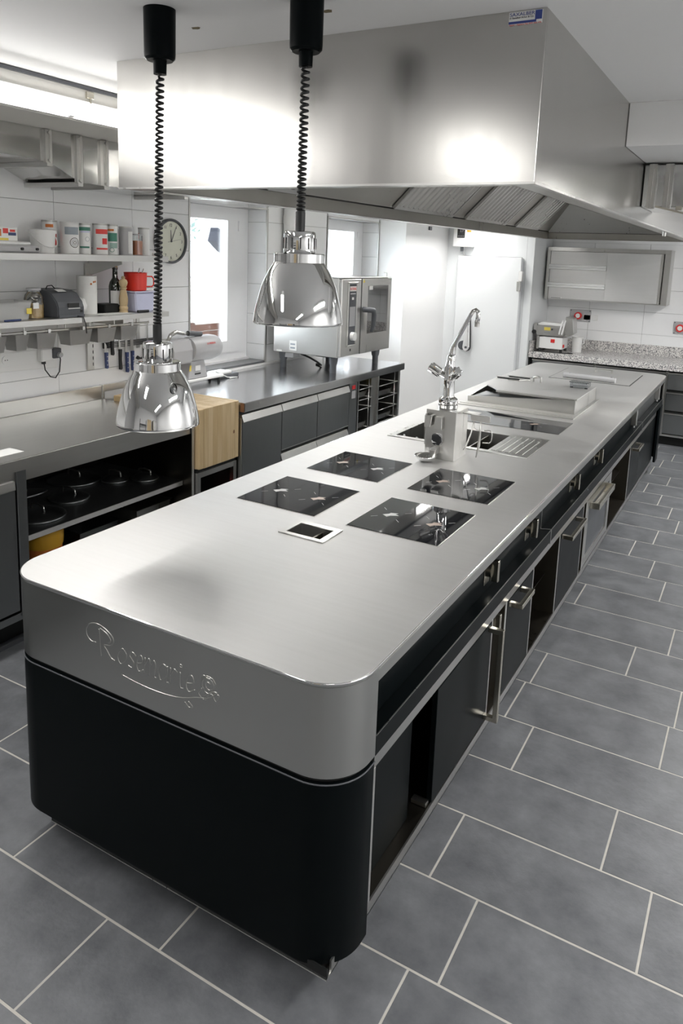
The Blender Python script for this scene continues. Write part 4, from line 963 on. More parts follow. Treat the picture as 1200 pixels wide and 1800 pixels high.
# ================================================================ LEFT SIDE: NEAR UNIT
XN = -2.84
t = thing('worktop', (-3.2, 1.8, 0.86), 'brushed steel worktop with upstand along the left wall in front of the butcher block', 'worktop')
bx('top', (-3.600, -2.83, -0.6, 3.262, 0.858, 0.915), M_steelx, t, bev=0.004, bseg=2)
bx('upstand', (-3.605, -3.585, -0.6, 3.262, 0.915, 1.0), M_steelx, t, bev=0.002)
bx('upstand', (-3.618, -3.600, 3.262, 3.66, 0.955, 1.0), M_steelx, t, bev=0.002)
bx('upstand_end', (-3.607, -3.575, 3.255, 3.266, 0.9155, 1.003), M_steel, t, bev=0.001)
t = thing('base_cabinet', (-3.2, 1.8, 0.0), 'steel base cabinet with open shelf of pot lids under the left worktop', 'cabinet')
bx('top_rail', (XN - 0.035, XN - 0.012, -0.6, 3.262, 0.802, 0.857), M_steelx, t, bev=0.001)
bx('post', (XN - 0.04, XN, 2.078, 2.128, 0.16, 0.857), M_dsteel, t, bev=0.002)
bx('post', (XN - 0.74, XN - 0.004, 3.246, 3.264, 0.176, 0.857), M_niche, t)
bx('post_edge', (XN - 0.004, XN, 3.246, 3.264, 0.176, 0.857), M_top, t)
bx('partition', (-3.58, XN - 0.04, 2.09, 2.12, 0.16, 0.80), M_darkin, t)
bx('back_panel', (-3.60, -3.585, -0.6, 3.262, 0.16, 0.857), M_darkin, t)
bx('bottom_panel', (-3.585, XN - 0.01, -0.6, 3.246, 0.14, 0.175), M_dsteel, t, bev=0.001)
bx('shelf', (-3.585, -2.912, 2.12, 3.246, 0.480, 0.506), M_dsteel, t, bev=0.001)
bx('shelf_edge', (-2.912, -2.909, 2.13, 3.24, 0.480, 0.506), M_top, t)
for y0, y1 in ((1.46, 2.072), (0.85, 1.456), (0.24, 0.846), (-0.37, 0.236)):
    d = bx('door', (XN - 0.03, XN - 0.005, y0, y1, 0.19, 0.80), M_dsteel, t, bev=0.002)
    bm = nb(); PR(bm, [(XN - 0.03, 0.815), (XN, 0.812), (XN + 0.004, 0.775), (XN - 0.001, 0.770), (XN - 0.01, 0.80), (XN - 0.03, 0.80)], 'y', y0, y1 - 0.004); mk('handle_profile', bm, M_steelx, d)
bx('plinth', (-3.55, -2.93, -0.6, 3.24, 0.02, 0.14), M_blackm, t)
bx('plinth_foot', (-2.94, -2.90, -0.6, 3.24, 0.0, 0.022), M_gplast, t)
bx('socket_plate', (-2.9305, -2.925, 1.95, 1.96, 0.03, 0.13), M_lgrey, t)
bx('side_notice', (-3.02, -2.92, 2.02, 2.18, 0.9155, 0.9168), M_paper, None, label='small white paper sheet lying on the left worktop near the edge', cat='paper')

def lid(x, y, z, r, lab, tilt=0.0):
    t = thing('pot_lid', (x, y, z), lab, 'pot lid', 'pot lids on the open shelf')
    bm = nb(); LA(bm, [(r, 0.0), (r + 0.003, 0.004), (r, 0.008), (r * 0.93, 0.012), (r * 0.6, 0.026), (r * 0.2, 0.032), (0.0, 0.033)], (0, 0, 0), 40)
    M_ = Matrix.Translation((x, y, z + 0.001)) @ Matrix.Rotation(R(tilt), 4, 'Y')
    bmesh.ops.transform(bm, matrix=M_, verts=bm.verts); mk('lid_disc', bm, M_dsteel, t, smooth='all')
    bm = nb(); TU(bm, [M_ @ Vector(p) for p in ((-0.05, 0, 0.028), (-0.045, 0, 0.055), (0, 0, 0.062), (0.045, 0, 0.055), (0.05, 0, 0.028))], 0.005, 8); mk('lid_handle', bm, M_steel, t, smooth='all')
lid(-3.33, 2.46, 0.538, 0.13, 'tilted grey pot lid at the near back of the open shelf', -14)
lid(-3.10, 2.38, 0.506, 0.135, 'round pot lid nearest the shelf front edge')
lid(-3.19, 2.65, 0.506, 0.105, 'medium pot lid lying between the near lids and the large one')
lid(-3.425, 2.885, 0.507, 0.148, 'largest dark pot lid at the back of the open shelf')
lid(-3.12, 3.145, 0.506, 0.08, 'small pot lid at the right end of the open shelf', 0)
lid(-3.235, 3.02, 0.506, 0.078, 'small pot lid right of the largest lid on the open shelf', 0)
# lower shelf: pans and tub
def gn(name, x0, x1, y0, y1, z, h, lab, cat='pan', mat=None, grp=None):
    bm = nb(); k = 0.012
    a = [(x0, y0), (x1, y0), (x1, y1), (x0, y1)]; b = [(x0 + k, y0 + k), (x1 - k, y0 + k), (x1 - k, y1 - k), (x0 + k, y1 - k)]
    r = 0.012
    ro = [(x0 - r, y0 - r), (x1 + r, y0 - r), (x1 + r, y1 + r), (x0 - r, y1 + r)]
    A = [bm.verts.new((*p, z + h)) for p in a]; Bv = [bm.verts.new((*p, z)) for p in b]; Rv = [bm.verts.new((*p, z + h + 0.001)) for p in ro]
    for i in range(4): bm.faces.new((A[i], A[(i + 1) % 4], Bv[(i + 1) % 4], Bv[i])); bm.faces.new((Rv[i], Rv[(i + 1) % 4], A[(i + 1) % 4], A[i]))
    bm.faces.new(Bv)
    bmesh.ops.solidify(bm, geom=bm.faces[:], thickness=0.0018)
    return mk(name, bm, mat or M_steel, None, label=lab, cat=cat, group=grp)
gn('gastronorm_pan', -3.38, -2.99, 2.95, 3.22, 0.1765, 0.21, 'bright rectangular steel pan at the right of the lower shelf')
gn('gastronorm_pan', -3.40, -3.10, 2.64, 2.91, 0.1765, 0.15, 'dark rectangular steel pan in the middle of the lower shelf', mat=M_dsteel)
bm = nb(); LA(bm, [(0.0, 0), (0.09, 0.0), (0.10, 0.02), (0.105, 0.12), (0.10, 0.12), (0.09, 0.02), (0.0, 0.01)], (-3.17, 2.46, 0.30), 28)
t = thing('orange_tub', (-3.17, 2.46, 0.176), 'orange and yellow plastic tub in the near corner of the lower shelf', 'tub')
mk('tub_lid', bm, M_gold, t, smooth=True); cyl('tub_body', (-3.17, 2.46, 0.176), (-3.17, 2.46, 0.31), 0.085, M_orange, t, seg=24, r2=0.095)
bm = nb(); LA(bm, [(0.0, 0), (0.08, 0.0), (0.10, 0.05), (0.105, 0.05), (0.108, 0.055)], (-2.975, 2.73, 0.176), 28); mk('mixing_bowl', bm, M_steel, None, smooth='all', label='shallow round steel bowl at the front of the lower shelf', cat='bowl')

# butcher block
t = thing('butcher_block', (-3.1, 3.45, 0.57), 'thick pale maple butcher block set between the two steel worktops', 'butcher block')
n = 9; y0, y1 = 3.268, 3.643
for k in range(n):
    a = y0 + (y1 - y0) * k / n; b = y0 + (y1 - y0) * (k + 1) / n
    bx('stave', (-3.50, -2.805, a, b - 0.0004, 0.583, 0.946), M_wood, t, bev=0.0035 if k in (0, n - 1) else 0.0012)
bm = nb(); PR(bm, [(3.585, 0.745), (3.600, 0.745), (3.600, 0.760), (3.594, 0.768), (3.585, 0.760)], 'x', -2.8052, -2.8042); mk('burnt_stamp', bm, M_bronze, t)
t = thing('block_stand', (-3.1, 3.46, 0.0), 'small steel frame cabinet carrying the butcher block', 'cabinet')
bm = nb()
for q in ((3.270, 3.300, 0.02, 0.558), (3.612, 3.642, 0.02, 0.558), (3.30, 3.612, 0.525, 0.558), (3.30, 3.612, 0.14, 0.17)): B(bm, -2.85, -2.82, *q)
mk('front_frame', bm, M_steel, t, bev=0.001)
bx('carcass_side', (-3.58, -2.851, 3.272, 3.285, 0.02, 0.56), M_darkin, t); bx('carcass_side', (-3.58, -2.851, 3.628, 3.640, 0.02, 0.56), M_darkin, t)
bx('carcass_top', (-3.50, -2.83, 3.268, 3.643, 0.560, 0.5825), M_blackm, t); bx('carcass_floor', (-3.58, -2.851, 3.286, 3.627, 0.14, 0.155), M_dsteel, t)
bm = nb(); LA(bm, [(0, 0), (0.08, 0), (0.085, 0.16), (0.087, 0.17), (0, 0.17)], (-3.05, 3.42, 0.1555), 24); mk('red_canister', bm, M_redp, None, smooth=True, label='dark red round canister inside the stand below the butcher block', cat='canister')

# ================================================================ LEFT SIDE: FAR UNIT
XF = -2.79
t = thing('worktop', (-3.2, 4.8, 0.87), 'polished steel worktop under the window and combi oven', 'worktop')
bx('top', (-3.617, -2.77, 3.652, 6.0, 0.870, 0.930), M_polish, t, bev=0.004, bseg=2)
bx('bronze_end', (-2.80, -2.772, 3.6485, 3.6525, 0.872, 0.928), M_bronze, t)
bx('wall_bead', (-3.618, -3.608, 3.66, 5.99, 0.930, 0.950), M_wplast, t, bev=0.002)
t = thing('refrigerated_counter', (-3.2, 4.8, 0.0), 'refrigerated steel counter with doors and drawers below the far worktop', 'counter')
bx('carcass', (-3.60, XF - 0.03, 3.656, 5.18, 0.14, 0.868), M_darkin, t)
bx('side_profile', (XF - 0.03, XF - 0.002, 3.652, 3.658, 0.15, 0.83), M_steel, t)
def profile(y0, y1, z0, z1, parent):
    bm = nb(); PR(bm, [(XF - 0.028, z1), (XF - 0.008, z1), (XF + 0.008, z0 + 0.004), (XF + 0.006, z0), (XF - 0.028, z0)], 'y', y0, y1); return mk('handle_profile', bm, M_steelx, parent)
cols = [(3.662, 4.096), (4.102, 4.556), (4.562, 5.030)]
for i, (a, b) in enumerate(cols):
    if i == 0:
        d = bx('door', (XF - 0.028, XF, a, b, 0.165, 0.80), M_dsteel, t, bev=0.002); profile(a, b, 0.80, 0.848, d)
    else:
        for (z0, z1) in ((0.525, 0.80), (0.17, 0.45)):
            d = bx('drawer', (XF - 0.028, XF, a, b, z0, z1), M_dsteel, t, bev=0.002); profile(a, b, z1, z1 + 0.050, d)
            bx('edge_line', (XF - 0.002, XF + 0.001, a, b, z0, z0 + 0.006), M_steelx, d)
p = bx('control_panel', (XF - 0.02, XF - 0.002, 5.036, 5.165, 0.165, 0.866), M_dsteel, t, bev=0.001)
bx('red_display', (XF - 0.003, XF + 0.002, 5.075, 5.125, 0.815, 0.845), M_redp, p); bx('label_plate', (XF - 0.003, XF + 0.001, 5.07, 5.13, 0.74, 0.80), M_lgrey, p)
bx('plinth', (-3.55, -2.86, 3.66, 5.175, 0.02, 0.14), M_blackm, t); bx('plinth_foot', (-2.88, -2.85, 3.66, 5.175, 0.0, 0.02), M_gplast, t)
# open racks with trays
t = thing('tray_rack_unit', (-3.2, 5.57, 0.14), 'open steel rack unit with runners and trays at the far end of the counter', 'rack')
for (a, b) in ((5.180, 5.196), (5.44, 5.54), (5.925, 5.96)): bx('upright', (-3.58, XF - 0.002 if b - a < 0.05 else XF - 0.02, a, b, 0.145, 0.868), M_steel, t, bev=0.001)
bx('upright_edge', (XF - 0.02, XF, 5.528, 5.545, 0.145, 0.868), M_steel, t)
bx('rack_back', (-3.60, -3.58, 5.18, 5.96, 0.145, 0.868), M_darkin, t); bx('rack_floor', (-3.58, XF - 0.002, 5.18, 5.96, 0.140, 0.160), M_dsteel, t)
for (a, b, zz) in ((5.197, 5.439, (0.30, 0.44, 0.62, 0.70, 0.79)), (5.546, 5.924, (0.36, 0.45, 0.56, 0.66, 0.77))):
    for z in zz:
        bm = nb(); TU(bm, [(XF - 0.01, a, z), (XF - 0.01, b, z)], 0.004, 6); TU(bm, [(XF - 0.012, a + 0.01, z), (-3.5, a + 0.01, z)], 0.004, 6); TU(bm, [(XF - 0.012, b - 0.01, z), (-3.5, b - 0.01, z)], 0.004, 6); mk('runner', bm, M_steel, t, smooth='all')
    bm = nb(); TU(bm, [(XF - 0.016, b - 0.05, 0.16), (XF - 0.016, b - 0.05, 0.868)], 0.004, 6); mk('rod', bm, M_steel, t, smooth='all')
k = 0
tl = ['steel tray on the top runner of the left rack', 'steel tray low in the left rack', 'steel tray on the second runner of the right rack', 'steel tray in the middle of the right rack', 'steel tray low in the right rack']
for (a, b, z) in ((5.215, 5.42, 0.705), (5.215, 5.42, 0.445), (5.565, 5.90, 0.665), (5.565, 5.90, 0.455), (5.565, 5.90, 0.365)):
    gn('oven_tray', -3.4, XF - 0.05, a, b, z, 0.05, tl[k], 'tray', grp='trays in the open racks'); k += 1
bx('bread_piece', (-2.95, -2.86, 5.24, 5.30, 0.796, 0.83), M_yellow, None, bev=0.01, label='yellow sponge block on the top runner of the left rack', cat='sponge')

# combi oven
OX, OY0, OY1, OZ0, OZ1 = -2.87, 5.00, 5.86, 1.062, 1.684
t = thing('combi_oven', (-3.23, 5.43, 0.93), 'steel combi oven with glass door standing on the far worktop', 'oven')
bx('body', (-3.505, OX - 0.03, OY0, OY1, OZ0, OZ1), M_steelx, t, bev=0.004)
bx('front_left', (OX - 0.03, OX, OY0, OY0 + 0.315, OZ0 + 0.006, OZ1 - 0.004), M_steel, t, bev=0.006)
bm = nb()
gy0, gy1, gz0, gz1 = 5.43, 5.80, 1.225, 1.622; dy0, dy1 = OY0 + 0.325, OY1
for q in ((dy0, gy0, OZ0 + 0.006, OZ1 - 0.004), (gy1, dy1, OZ0 + 0.006, OZ1 - 0.004), (gy0, gy1, OZ0 + 0.006, gz0), (gy0, gy1, gz1, OZ1 - 0.004)): B(bm, OX - 0.03, OX, *q)
d = mk('door', bm, M_steel, t); bx('door_glass', (OX - 0.010, OX - 0.002, gy0, gy1, gz0, gz1), M_ovenglass, d)
bx('inner_glass', (OX - 0.0295, OX - 0.026, gy0, gy1, gz0, gz1), M_dsteel, d)
bx('sticker', (OX - 0.001, OX + 0.001, gy0 + 0.02, gy0 + 0.08, gz1 - 0.035, gz1 - 0.004), M_paper, d)
bm = nb(); TU(bm, [(OX, dy0 + 0.03, 1.43), (OX + 0.05, dy0 + 0.04, 1.43), (OX + 0.065, dy0 + 0.085, 1.425), (OX + 0.062, dy0 + 0.11, 1.39), (OX + 0.055, dy0 + 0.115, 1.30), (OX + 0.045, dy0 + 0.10, 1.245)], [0.022, 0.022, 0.022, 0.022, 0.019, 0.013], 14); mk('door_handle', bm, M_gplast, d, smooth='all')
bm = nb(); PR(bm, [(5.340, 1.648), (5.372, 1.648), (5.356, 1.675)], 'x', OX - 0.001, OX + 0.001); mk('warning_label', bm, M_yellow, d)
cp = bx('control_strip', (OX - 0.002, OX + 0.003, 5.115, 5.225, 1.155, 1.640), M_gplast, t, bev=0.002)
bm = nb()
for q in ((5.090, 5.110, 1.145, 1.650), (5.230, 5.250, 1.145, 1.650), (5.090, 5.250, 1.640, 1.655), (5.090, 5.250, 1.140, 1.155)): B(bm, OX - 0.002, OX + 0.006, *q)
mk('control_frame', bm, M_steelx, t, bev=0.002)
bx('brand_plate', (OX + 0.003, OX + 0.0045, 5.117, 5.223, 1.582, 1.622), M_paper, cp)
text('lettering', 'RATIONAL', 0.028, M_redprint, cp, (OX + 0.0049, 5.121, 1.592), (0, 1, 0), (0, 0, 1), width=0.098)
bx('small_print', (OX + 0.003, OX + 0.0045, 5.13, 5.21, 1.560, 1.566), M_paper, cp)
bx('menu_key', (OX + 0.003, OX + 0.0045, 5.155, 5.185, 1.515, 1.535), M_paper, cp); bx('display', (OX + 0.003, OX + 0.0045, 5.125, 5.215, 1.305, 1.460), M_lgrey, cp)
cyl('dial', (OX + 0.003, 5.170, 1.225), (OX + 0.035, 5.170, 1.225), 0.034, M_wplast, cp, seg=24)
bx('dial_grip', (OX + 0.034, OX + 0.040, 5.163, 5.177, 1.195, 1.255), M_wplast, cp, bev=0.002)
bx('lock_symbol', (OX - 0.001, OX + 0.001, 5.15, 5.17, 1.105, 1.125), M_ink, t)
bx('side_vent_plate', (-2.99, -2.93, OY0 - 0.003, OY0, 1.56, 1.64), M_lgrey, t)
for i in range(9): bx('vent_dot', (-2.985 + 0.018 * (i % 3), -2.979 + 0.018 * (i % 3), OY0 - 0.004, OY0 - 0.001, 1.50 + 0.02 * (i // 3), 1.506 + 0.02 * (i // 3)), M_plast, t)
sl_ = bx('side_label', (-3.345, -3.275, OY0 - 0.003, OY0, 1.085, 1.165), M_paper, t)
for zz in (1.10, 1.13): bx('label_print', (-3.335, -3.29, OY0 - 0.0036, OY0 - 0.002, zz, zz + 0.012), M_greyprint, sl_)
bx('side_label_small', (-3.47, -3.42, OY0 - 0.003, OY0, 1.068, 1.080), M_paper, t)
bm = nb(); B(bm, -3.44, -3.34, OY0 + 0.05, OY0 + 0.15, 1.015, 1.062); mk('connection_box', bm, M_lgrey, t, bev=0.003)
bm = nb(); TU(bm, [(-3.30, 5.1, 1.05), (-3.25, 5.15, 1.02), (-3.2, 5.2, 0.98), (-3.22, 5.3, 0.94), (-3.3, 5.35, 0.936)], 0.008, 8); TU(bm, [(-3.15, 5.1, 1.055), (-3.10, 5.18, 1.04), (-3.05, 5.2, 1.05)], 0.012, 8); mk('hoses', bm, M_plast, t, smooth='all')
for (x, y) in ((-2.97, OY0 + 0.07), (-2.97, OY1 - 0.06), (-3.45, OY0 + 0.07), (-3.45, OY1 - 0.06)):
    bm = nb(); LA(bm, [(0, 0), (0.026, 0), (0.026, 0.06), (0.033, 0.075), (0.040, 0.135), (0, 0.135)], (x, y, 0.9302), 24); mk('foot', bm, M_gplast, t, smooth=True)
bx('top_edge', (-3.50, OX - 0.002, OY0 + 0.002, OY1 - 0.002, OZ1, OZ1 + 0.006), M_steel, t, bev=0.001)
bm = nb(); TU(bm, [(-2.9, 5.82, 1.69), (-2.9, 5.82, 1.725), (-2.92, 5.80, 1.728)], 0.004, 6); mk('vent_pipe', bm, M_steel, t, smooth='all')
# wall pipe left of window 2
t = thing('vertical_pipe', (-3.57, 5.29, 0.955), 'white vertical pipe on the tiled wall between the two windows', 'pipe')
cyl('pipe', (-3.565, 5.285, 0.96), (-3.565, 5.285, 2.424), 0.048, M_wplast, t, seg=24); cyl('coupling', (-3.565, 5.285, 2.10), (-3.565, 5.285, 2.17), 0.053, M_wplast, t, seg=24)

# electric grater / slicer on the far worktop
t = thing('electric_grater', (-3.40, 4.0, 0.93), 'silver electric grater with black lever on the far worktop by the window', 'grater')
gx = -3.42
bx('base_plate', (gx - 0.10, gx + 0.04, 3.80, 4.21, 0.962, 0.980), M_wplast, t, bev=0.005)
for (x, y) in ((gx - 0.07, 3.84), (gx + 0.015, 3.84), (gx - 0.07, 4.18), (gx + 0.015, 4.18)): cyl('foot', (x, y, 0.9302), (x, y, 0.963), 0.012, M_plast, t, r2=0.008)
bm = nb(); PR(bm, [(3.835, 0.980), (4.045, 0.980), (4.005, 1.110), (3.865, 1.110)], 'x', gx - 0.06, gx + 0.028); mk('pedestal', bm, M_lgrey, t, bev=0.006)
bx('switch', (gx + 0.0285, gx + 0.033, 3.905, 3.96, 1.035, 1.075), M_wplast, t, bev=0.002); bx('switch_print', (gx + 0.0285, gx + 0.030, 3.905, 3.965, 1.010, 1.020), M_ink, t)
bm = nb(); PR(bm, [(3.845, 1.04), (3.865, 1.04), (3.868, 1.08), (3.852, 1.08)], 'x', gx + 0.0285, gx + 0.031); mk('warning_label', bm, M_yellow, t)
bm = nb()
prof = [(0.055, 3.868), (0.083, 3.874), (0.088, 3.90), (0.090, 4.10), (0.080, 4.16), (0.055, 4.185), (0.0, 4.19)]
rings = []
for r, y in prof: rings.append([bm.verts.new((gx - 0.015 + max(r, 0.001) * math.cos(2 * math.pi * i / 28), y, 1.185 + max(r, 0.001) * math.sin(2 * math.pi * i / 28))) for i in range(28)])
for a, b in zip(rings, rings[1:]):
    for i in range(28): bm.faces.new((a[i], a[(i + 1) % 28], b[(i + 1) % 28], b[i]))
bm.faces.new(rings[0][::-1]); bm.faces.new(rings[-1]); mk('motor_housing', bm, M_lgrey, t, smooth=True)
bm = nb(); PR(bm, [(gx - 0.10, 1.10), (gx + 0.05, 1.10), (gx + 0.055, 1.19), (gx + 0.03, 1.265), (gx - 0.09, 1.265)], 'y', 3.66, 3.868); mk('grating_head', bm, M_lgrey, t, bev=0.012, bseg=3)
bm = nb(); TU(bm, [(gx + 0.0, 3.67, 1.26), (gx, 3.70, 1.30), (gx, 3.75, 1.315), (gx, 3.82, 1.300), (gx, 3.88, 1.295)], [0.012, 0.014, 0.014, 0.012, 0.010], 10); mk('lever_arm', bm, M_steel, t, smooth='all')
cyl('lever_grip', (gx, 3.865, 1.298), (gx, 4.00, 1.285), 0.018, M_gplast, t, r2=0.016)
text('lettering', 'LA MINERVA', 0.02, M_redprint, t, (gx + 0.0715, 3.985, 1.218), (0, 1, 0), (-0.35, 0, 1), width=0.09)
bm = nb(); TU(bm, [(gx - 0.03, 4.20, 0.99), (gx, 4.30, 0.94), (gx + 0.03, 4.38, 0.936), (gx + 0.02, 4.30, 0.936)], 0.004, 6); mk('power_cord', bm, M_wplast, t, smooth='all')
t = thing('black_tray_stack', (-3.5, 4.22, 0.93), 'black tray and white frame lying behind the grater under the window', 'tray')
bx('tray_low', (-3.58, -3.44, 4.235, 4.46, 0.9305, 0.955), M_gplast, t, bev=0.004); bx('tray_top', (-3.57, -3.46, 4.24, 4.40, 0.9555, 0.975), M_wplast, t, bev=0.004)

# ================================================================ LEFT WALL SHELVES
t = thing('wall_shelf', (-3.45, 2.4, 1.78), 'upper steel wall shelf with tins and bucket', 'shelf')
bx('board', (-3.618, -3.30, 0.6, 3.553, 1.780, 1.815), M_steelx, t, bev=0.001)
for y in (3.20, 2.0):
    bm = nb(); PR(bm, [(-3.616, 1.779), (-3.335, 1.779), (-3.335, 1.762), (-3.590, 1.690), (-3.616, 1.690)], 'y', y - 0.003, y + 0.003); mk('bracket', bm, M_steelx, t)
t = thing('wall_shelf', (-3.45, 2.4, 1.44), 'lower steel wall shelf with printer, jar and bottle', 'shelf')
bx('board', (-3.618, -3.30, 0.6, 3.555, 1.440, 1.471), M_steelx, t, bev=0.001)
for y in (3.20, 2.0):
    bx('bracket', (-3.616, -3.33, y - 0.003, y + 0.003, 1.40, 1.439), M_steelx, t)
t = thing('shelf_rail', (-3.61, 3.2, 1.1), 'slotted vertical steel rail on the tiles under the lower shelf', 'rail')
bx('rail', (-3.618, -3.602, 3.165, 3.215, 1.105, 1.76), M_steelx, t, bev=0.001)
for k in range(8): bx('rail_slot', (-3.6025, -3.6012, 3.203, 3.209, 1.13 + 0.038 * k, 1.15 + 0.038 * k), M_ink, t)
bx('edge_rail', (-3.618, -3.613, 3.585, 3.615, 1.205, 1.42), M_steelx, t, bev=0.001)

ZU, ZL = 1.8155, 1.4715
def can(x, y, r, z, h, lab, body, bands, name='spice_tin', lidm=None):
    t = thing(name, (x, y, z), lab, 'tin', 'spice tins on the upper shelf')
    bm = nb(); LA(bm, [(0, 0), (r, 0), (r, h), (0, h)], (x, y, z), 36); c = mk('tin_body', bm, body, t, smooth=True)
    bm = nb(); LA(bm, [(0, h), (r + 0.0012, h), (r + 0.0012, h - 0.005), (r + 0.0012, h + 0.004), (r - 0.004, h + 0.004), (r - 0.006, h + 0.001), (0, h + 0.001)], (x, y, z), 36); mk('tin_rim', bm, lidm or M_steel, t, smooth=True)
    view = math.atan2(-y, -x)
    def patch(a0, a1, z0, z1, m):
        bm = nb(); n = 10; lo = []; hi = []
        for i in range(n + 1):
            a = view + R(a0 + (a1 - a0) * i / n); p = (x + (r + 0.0006) * math.cos(a), y + (r + 0.0006) * math.sin(a))
            lo.append(bm.verts.new((*p, z + z0 * h))); hi.append(bm.verts.new((*p, z + z1 * h)))
        for i in range(n): bm.faces.new((lo[i], lo[i + 1], hi[i + 1], hi[i]))
        mk('label_print', bm, m, c)
    def ringp(a0, zc, rad, m, w=0.0022):
        bm = nb(); pts = []
        for i in range(25):
            a = 2 * math.pi * i / 24; aa = view + R(a0) + rad * math.cos(a) / r
            pts.append((x + (r + 0.0003) * math.cos(aa), y + (r + 0.0003) * math.sin(aa), z + zc * h + rad * math.sin(a)))
        TU(bm, pts, w, 5); mk('label_print', bm, m, c)
    for b in bands:
        if b[0] == 'p': patch(*b[1:])
        else: ringp(*b[1:])
    return t
W_, GP = M_wplast, M_greyprint
can(-3.535, 2.86, 0.040, ZU, 0.175, 'orange labelled tin half hidden behind the white bucket', W_, [('p', -60, 60, 0.25, 0.70, M_redprint), ('p', -30, 30, 0.8, 0.9, M_orange)])
can(-3.45, 2.925, 0.050, ZU, 0.170, 'large white tin with blue-grey label and target rings', W_, [('p', -30, 65, 0.62, 0.86, GP), ('r', 32, 0.36, 0.026, M_ink, 0.0016), ('r', 32, 0.36, 0.017, GP, 0.0014), ('r', 32, 0.36, 0.008, M_ink, 0.0014)], lidm=M_wplast)
can(-3.46, 3.035, 0.036, ZU, 0.168, 'white tin with dark green band right of the ringed tin', W_, [('p', -60, 70, 0.78, 0.90, M_green), ('p', -30, 60, 0.72, 0.77, M_lilac), ('p', -40, 50, 0.20, 0.26, M_green), ('r', 30, 0.50, 0.012, GP, 0.001)])
can(-3.45, 3.145, 0.042, ZU, 0.172, 'white tin with red strawberry picture', W_, [('p', -35, 75, 0.68, 0.84, M_redprint), ('p', 15, 60, 0.34, 0.54, M_redp), ('p', -30, 70, 0.16, 0.22, M_redprint)])
can(-3.46, 3.243, 0.034, ZU, 0.172, 'white tin with green text block and herb picture', W_, [('p', -50, 60, 0.45, 0.74, M_green), ('p', -45, 20, 0.80, 0.87, M_orange), ('r', 0, 0.16, 0.012, M_green, 0.0014), ('p', -20, 60, 0.22, 0.40, M_leaf)])
can(-3.45, 3.345, 0.040, ZU, 0.165, 'plain silvery tin between the herb tin and the orange jar', M_lgrey, [('p', 20, 70, 0.05, 0.85, M_paper)])
can(-3.47, 3.515, 0.034, ZU, 0.166, 'white tin with small red corner mark at the end of the shelf', W_, [('p', -75, -55, 0.60, 0.82, M_redprint), ('p', -75, -55, 0.1, 0.2, M_redprint)])
t = thing('spice_jar', (-3.45, 3.435, ZU), 'small clear jar of orange spice on the upper shelf', 'jar')
bm = nb(); LA(bm, [(0, 0.002), (0.034, 0.002), (0.034, 0.088), (0, 0.088)], (-3.45, 3.435, ZU), 28); mk('spice', bm, M_orange, t, smooth=True)
bm = nb(); LA(bm, [(0.0355, 0), (0.0355, 0.122)], (-3.45, 3.435, ZU), 28); mk('jar_glass', bm, M_jar, t, smooth=True); cyl('jar_lid', (-3.45, 3.435, ZU + 0.122), (-3.45, 3.435, ZU + 0.130), 0.037, M_lgrey, t)
bx('small_label_box', (-3.36, -3.335, 3.47, 3.50, ZU, ZU + 0.018), M_wplast, None, label='tiny white box in front of the orange jar', cat='box')
# bucket
t = thing('white_bucket', (-3.45, 2.745, ZU), 'white plastic lidded bucket on the upper shelf', 'bucket')
bm = nb(); LA(bm, [(0, 0), (0.058, 0), (0.066, 0.105), (0.072, 0.105), (0.072, 0.122), (0.064, 0.126), (0, 0.126)], (-3.45, 2.745, ZU), 36); mk('bucket_body', bm, M_wplast, t, smooth=True)
bm = nb(); pts = [(-3.45 + 0.068 * math.sin(a) * 0 + 0.075 * math.cos(R(40)) * math.cos(a) * 1.0, 2.745 + 0.076 * math.cos(a), ZU + 0.10 - 0.07 * abs(math.sin(a))) for a in [math.pi * i / 12 for i in range(13)]]
pts = [(-3.45 + 0.074 * math.sin(a), 2.745 + 0.074 * math.cos(a), ZU + 0.10 - 0.07 * math.sin(a)) for a in [math.pi * i / 12 for i in range(13)]]
TU(bm, pts, 0.003, 6); mk('bucket_handle', bm, M_wplast, t, smooth='all')
# slicer box + packet
t = thing('mandoline_slicer', (-3.43, 2.54, ZU), 'white and metal mandoline slicer lying on the upper shelf', 'slicer')
bx('slicer_body', (-3.50, -3.36, 2.40, 2.66, ZU, ZU + 0.038), M_lgrey, t, bev=0.008); bx('slicer_top', (-3.50, -3.38, 2.42, 2.62, ZU + 0.038, ZU + 0.056), M_wplast, t, bev=0.006)
for y in (2.545, 2.635): cyl('slicer_screw', (-3.36, y, ZU + 0.020), (-3.35, y, ZU + 0.020), 0.007, M_plast, t)
t = thing('sweet_packet', (-3.45, 2.48, ZU + 0.057), 'colourful cardboard packet lying on the mandoline slicer', 'packet')
bx('packet_box', (-3.50, -3.40, 2.40, 2.555, ZU + 0.0565, ZU + 0.125), M_paper, t, bev=0.003)
for i, (m, a, b, c, d_) in enumerate(((M_redprint, 2.47, 2.50, 0.095, 0.120), (M_blue, 2.50, 2.545, 0.085, 0.10), (M_yellow, 2.41, 2.50, 0.060, 0.072), (M_redprint, 2.51, 2.54, 0.103, 0.115), (M_orange, 2.42, 2.46, 0.08, 0.115))): bx('packet_print', (-3.4005, -3.3992, a, b, ZU + c, ZU + d_), m, t)

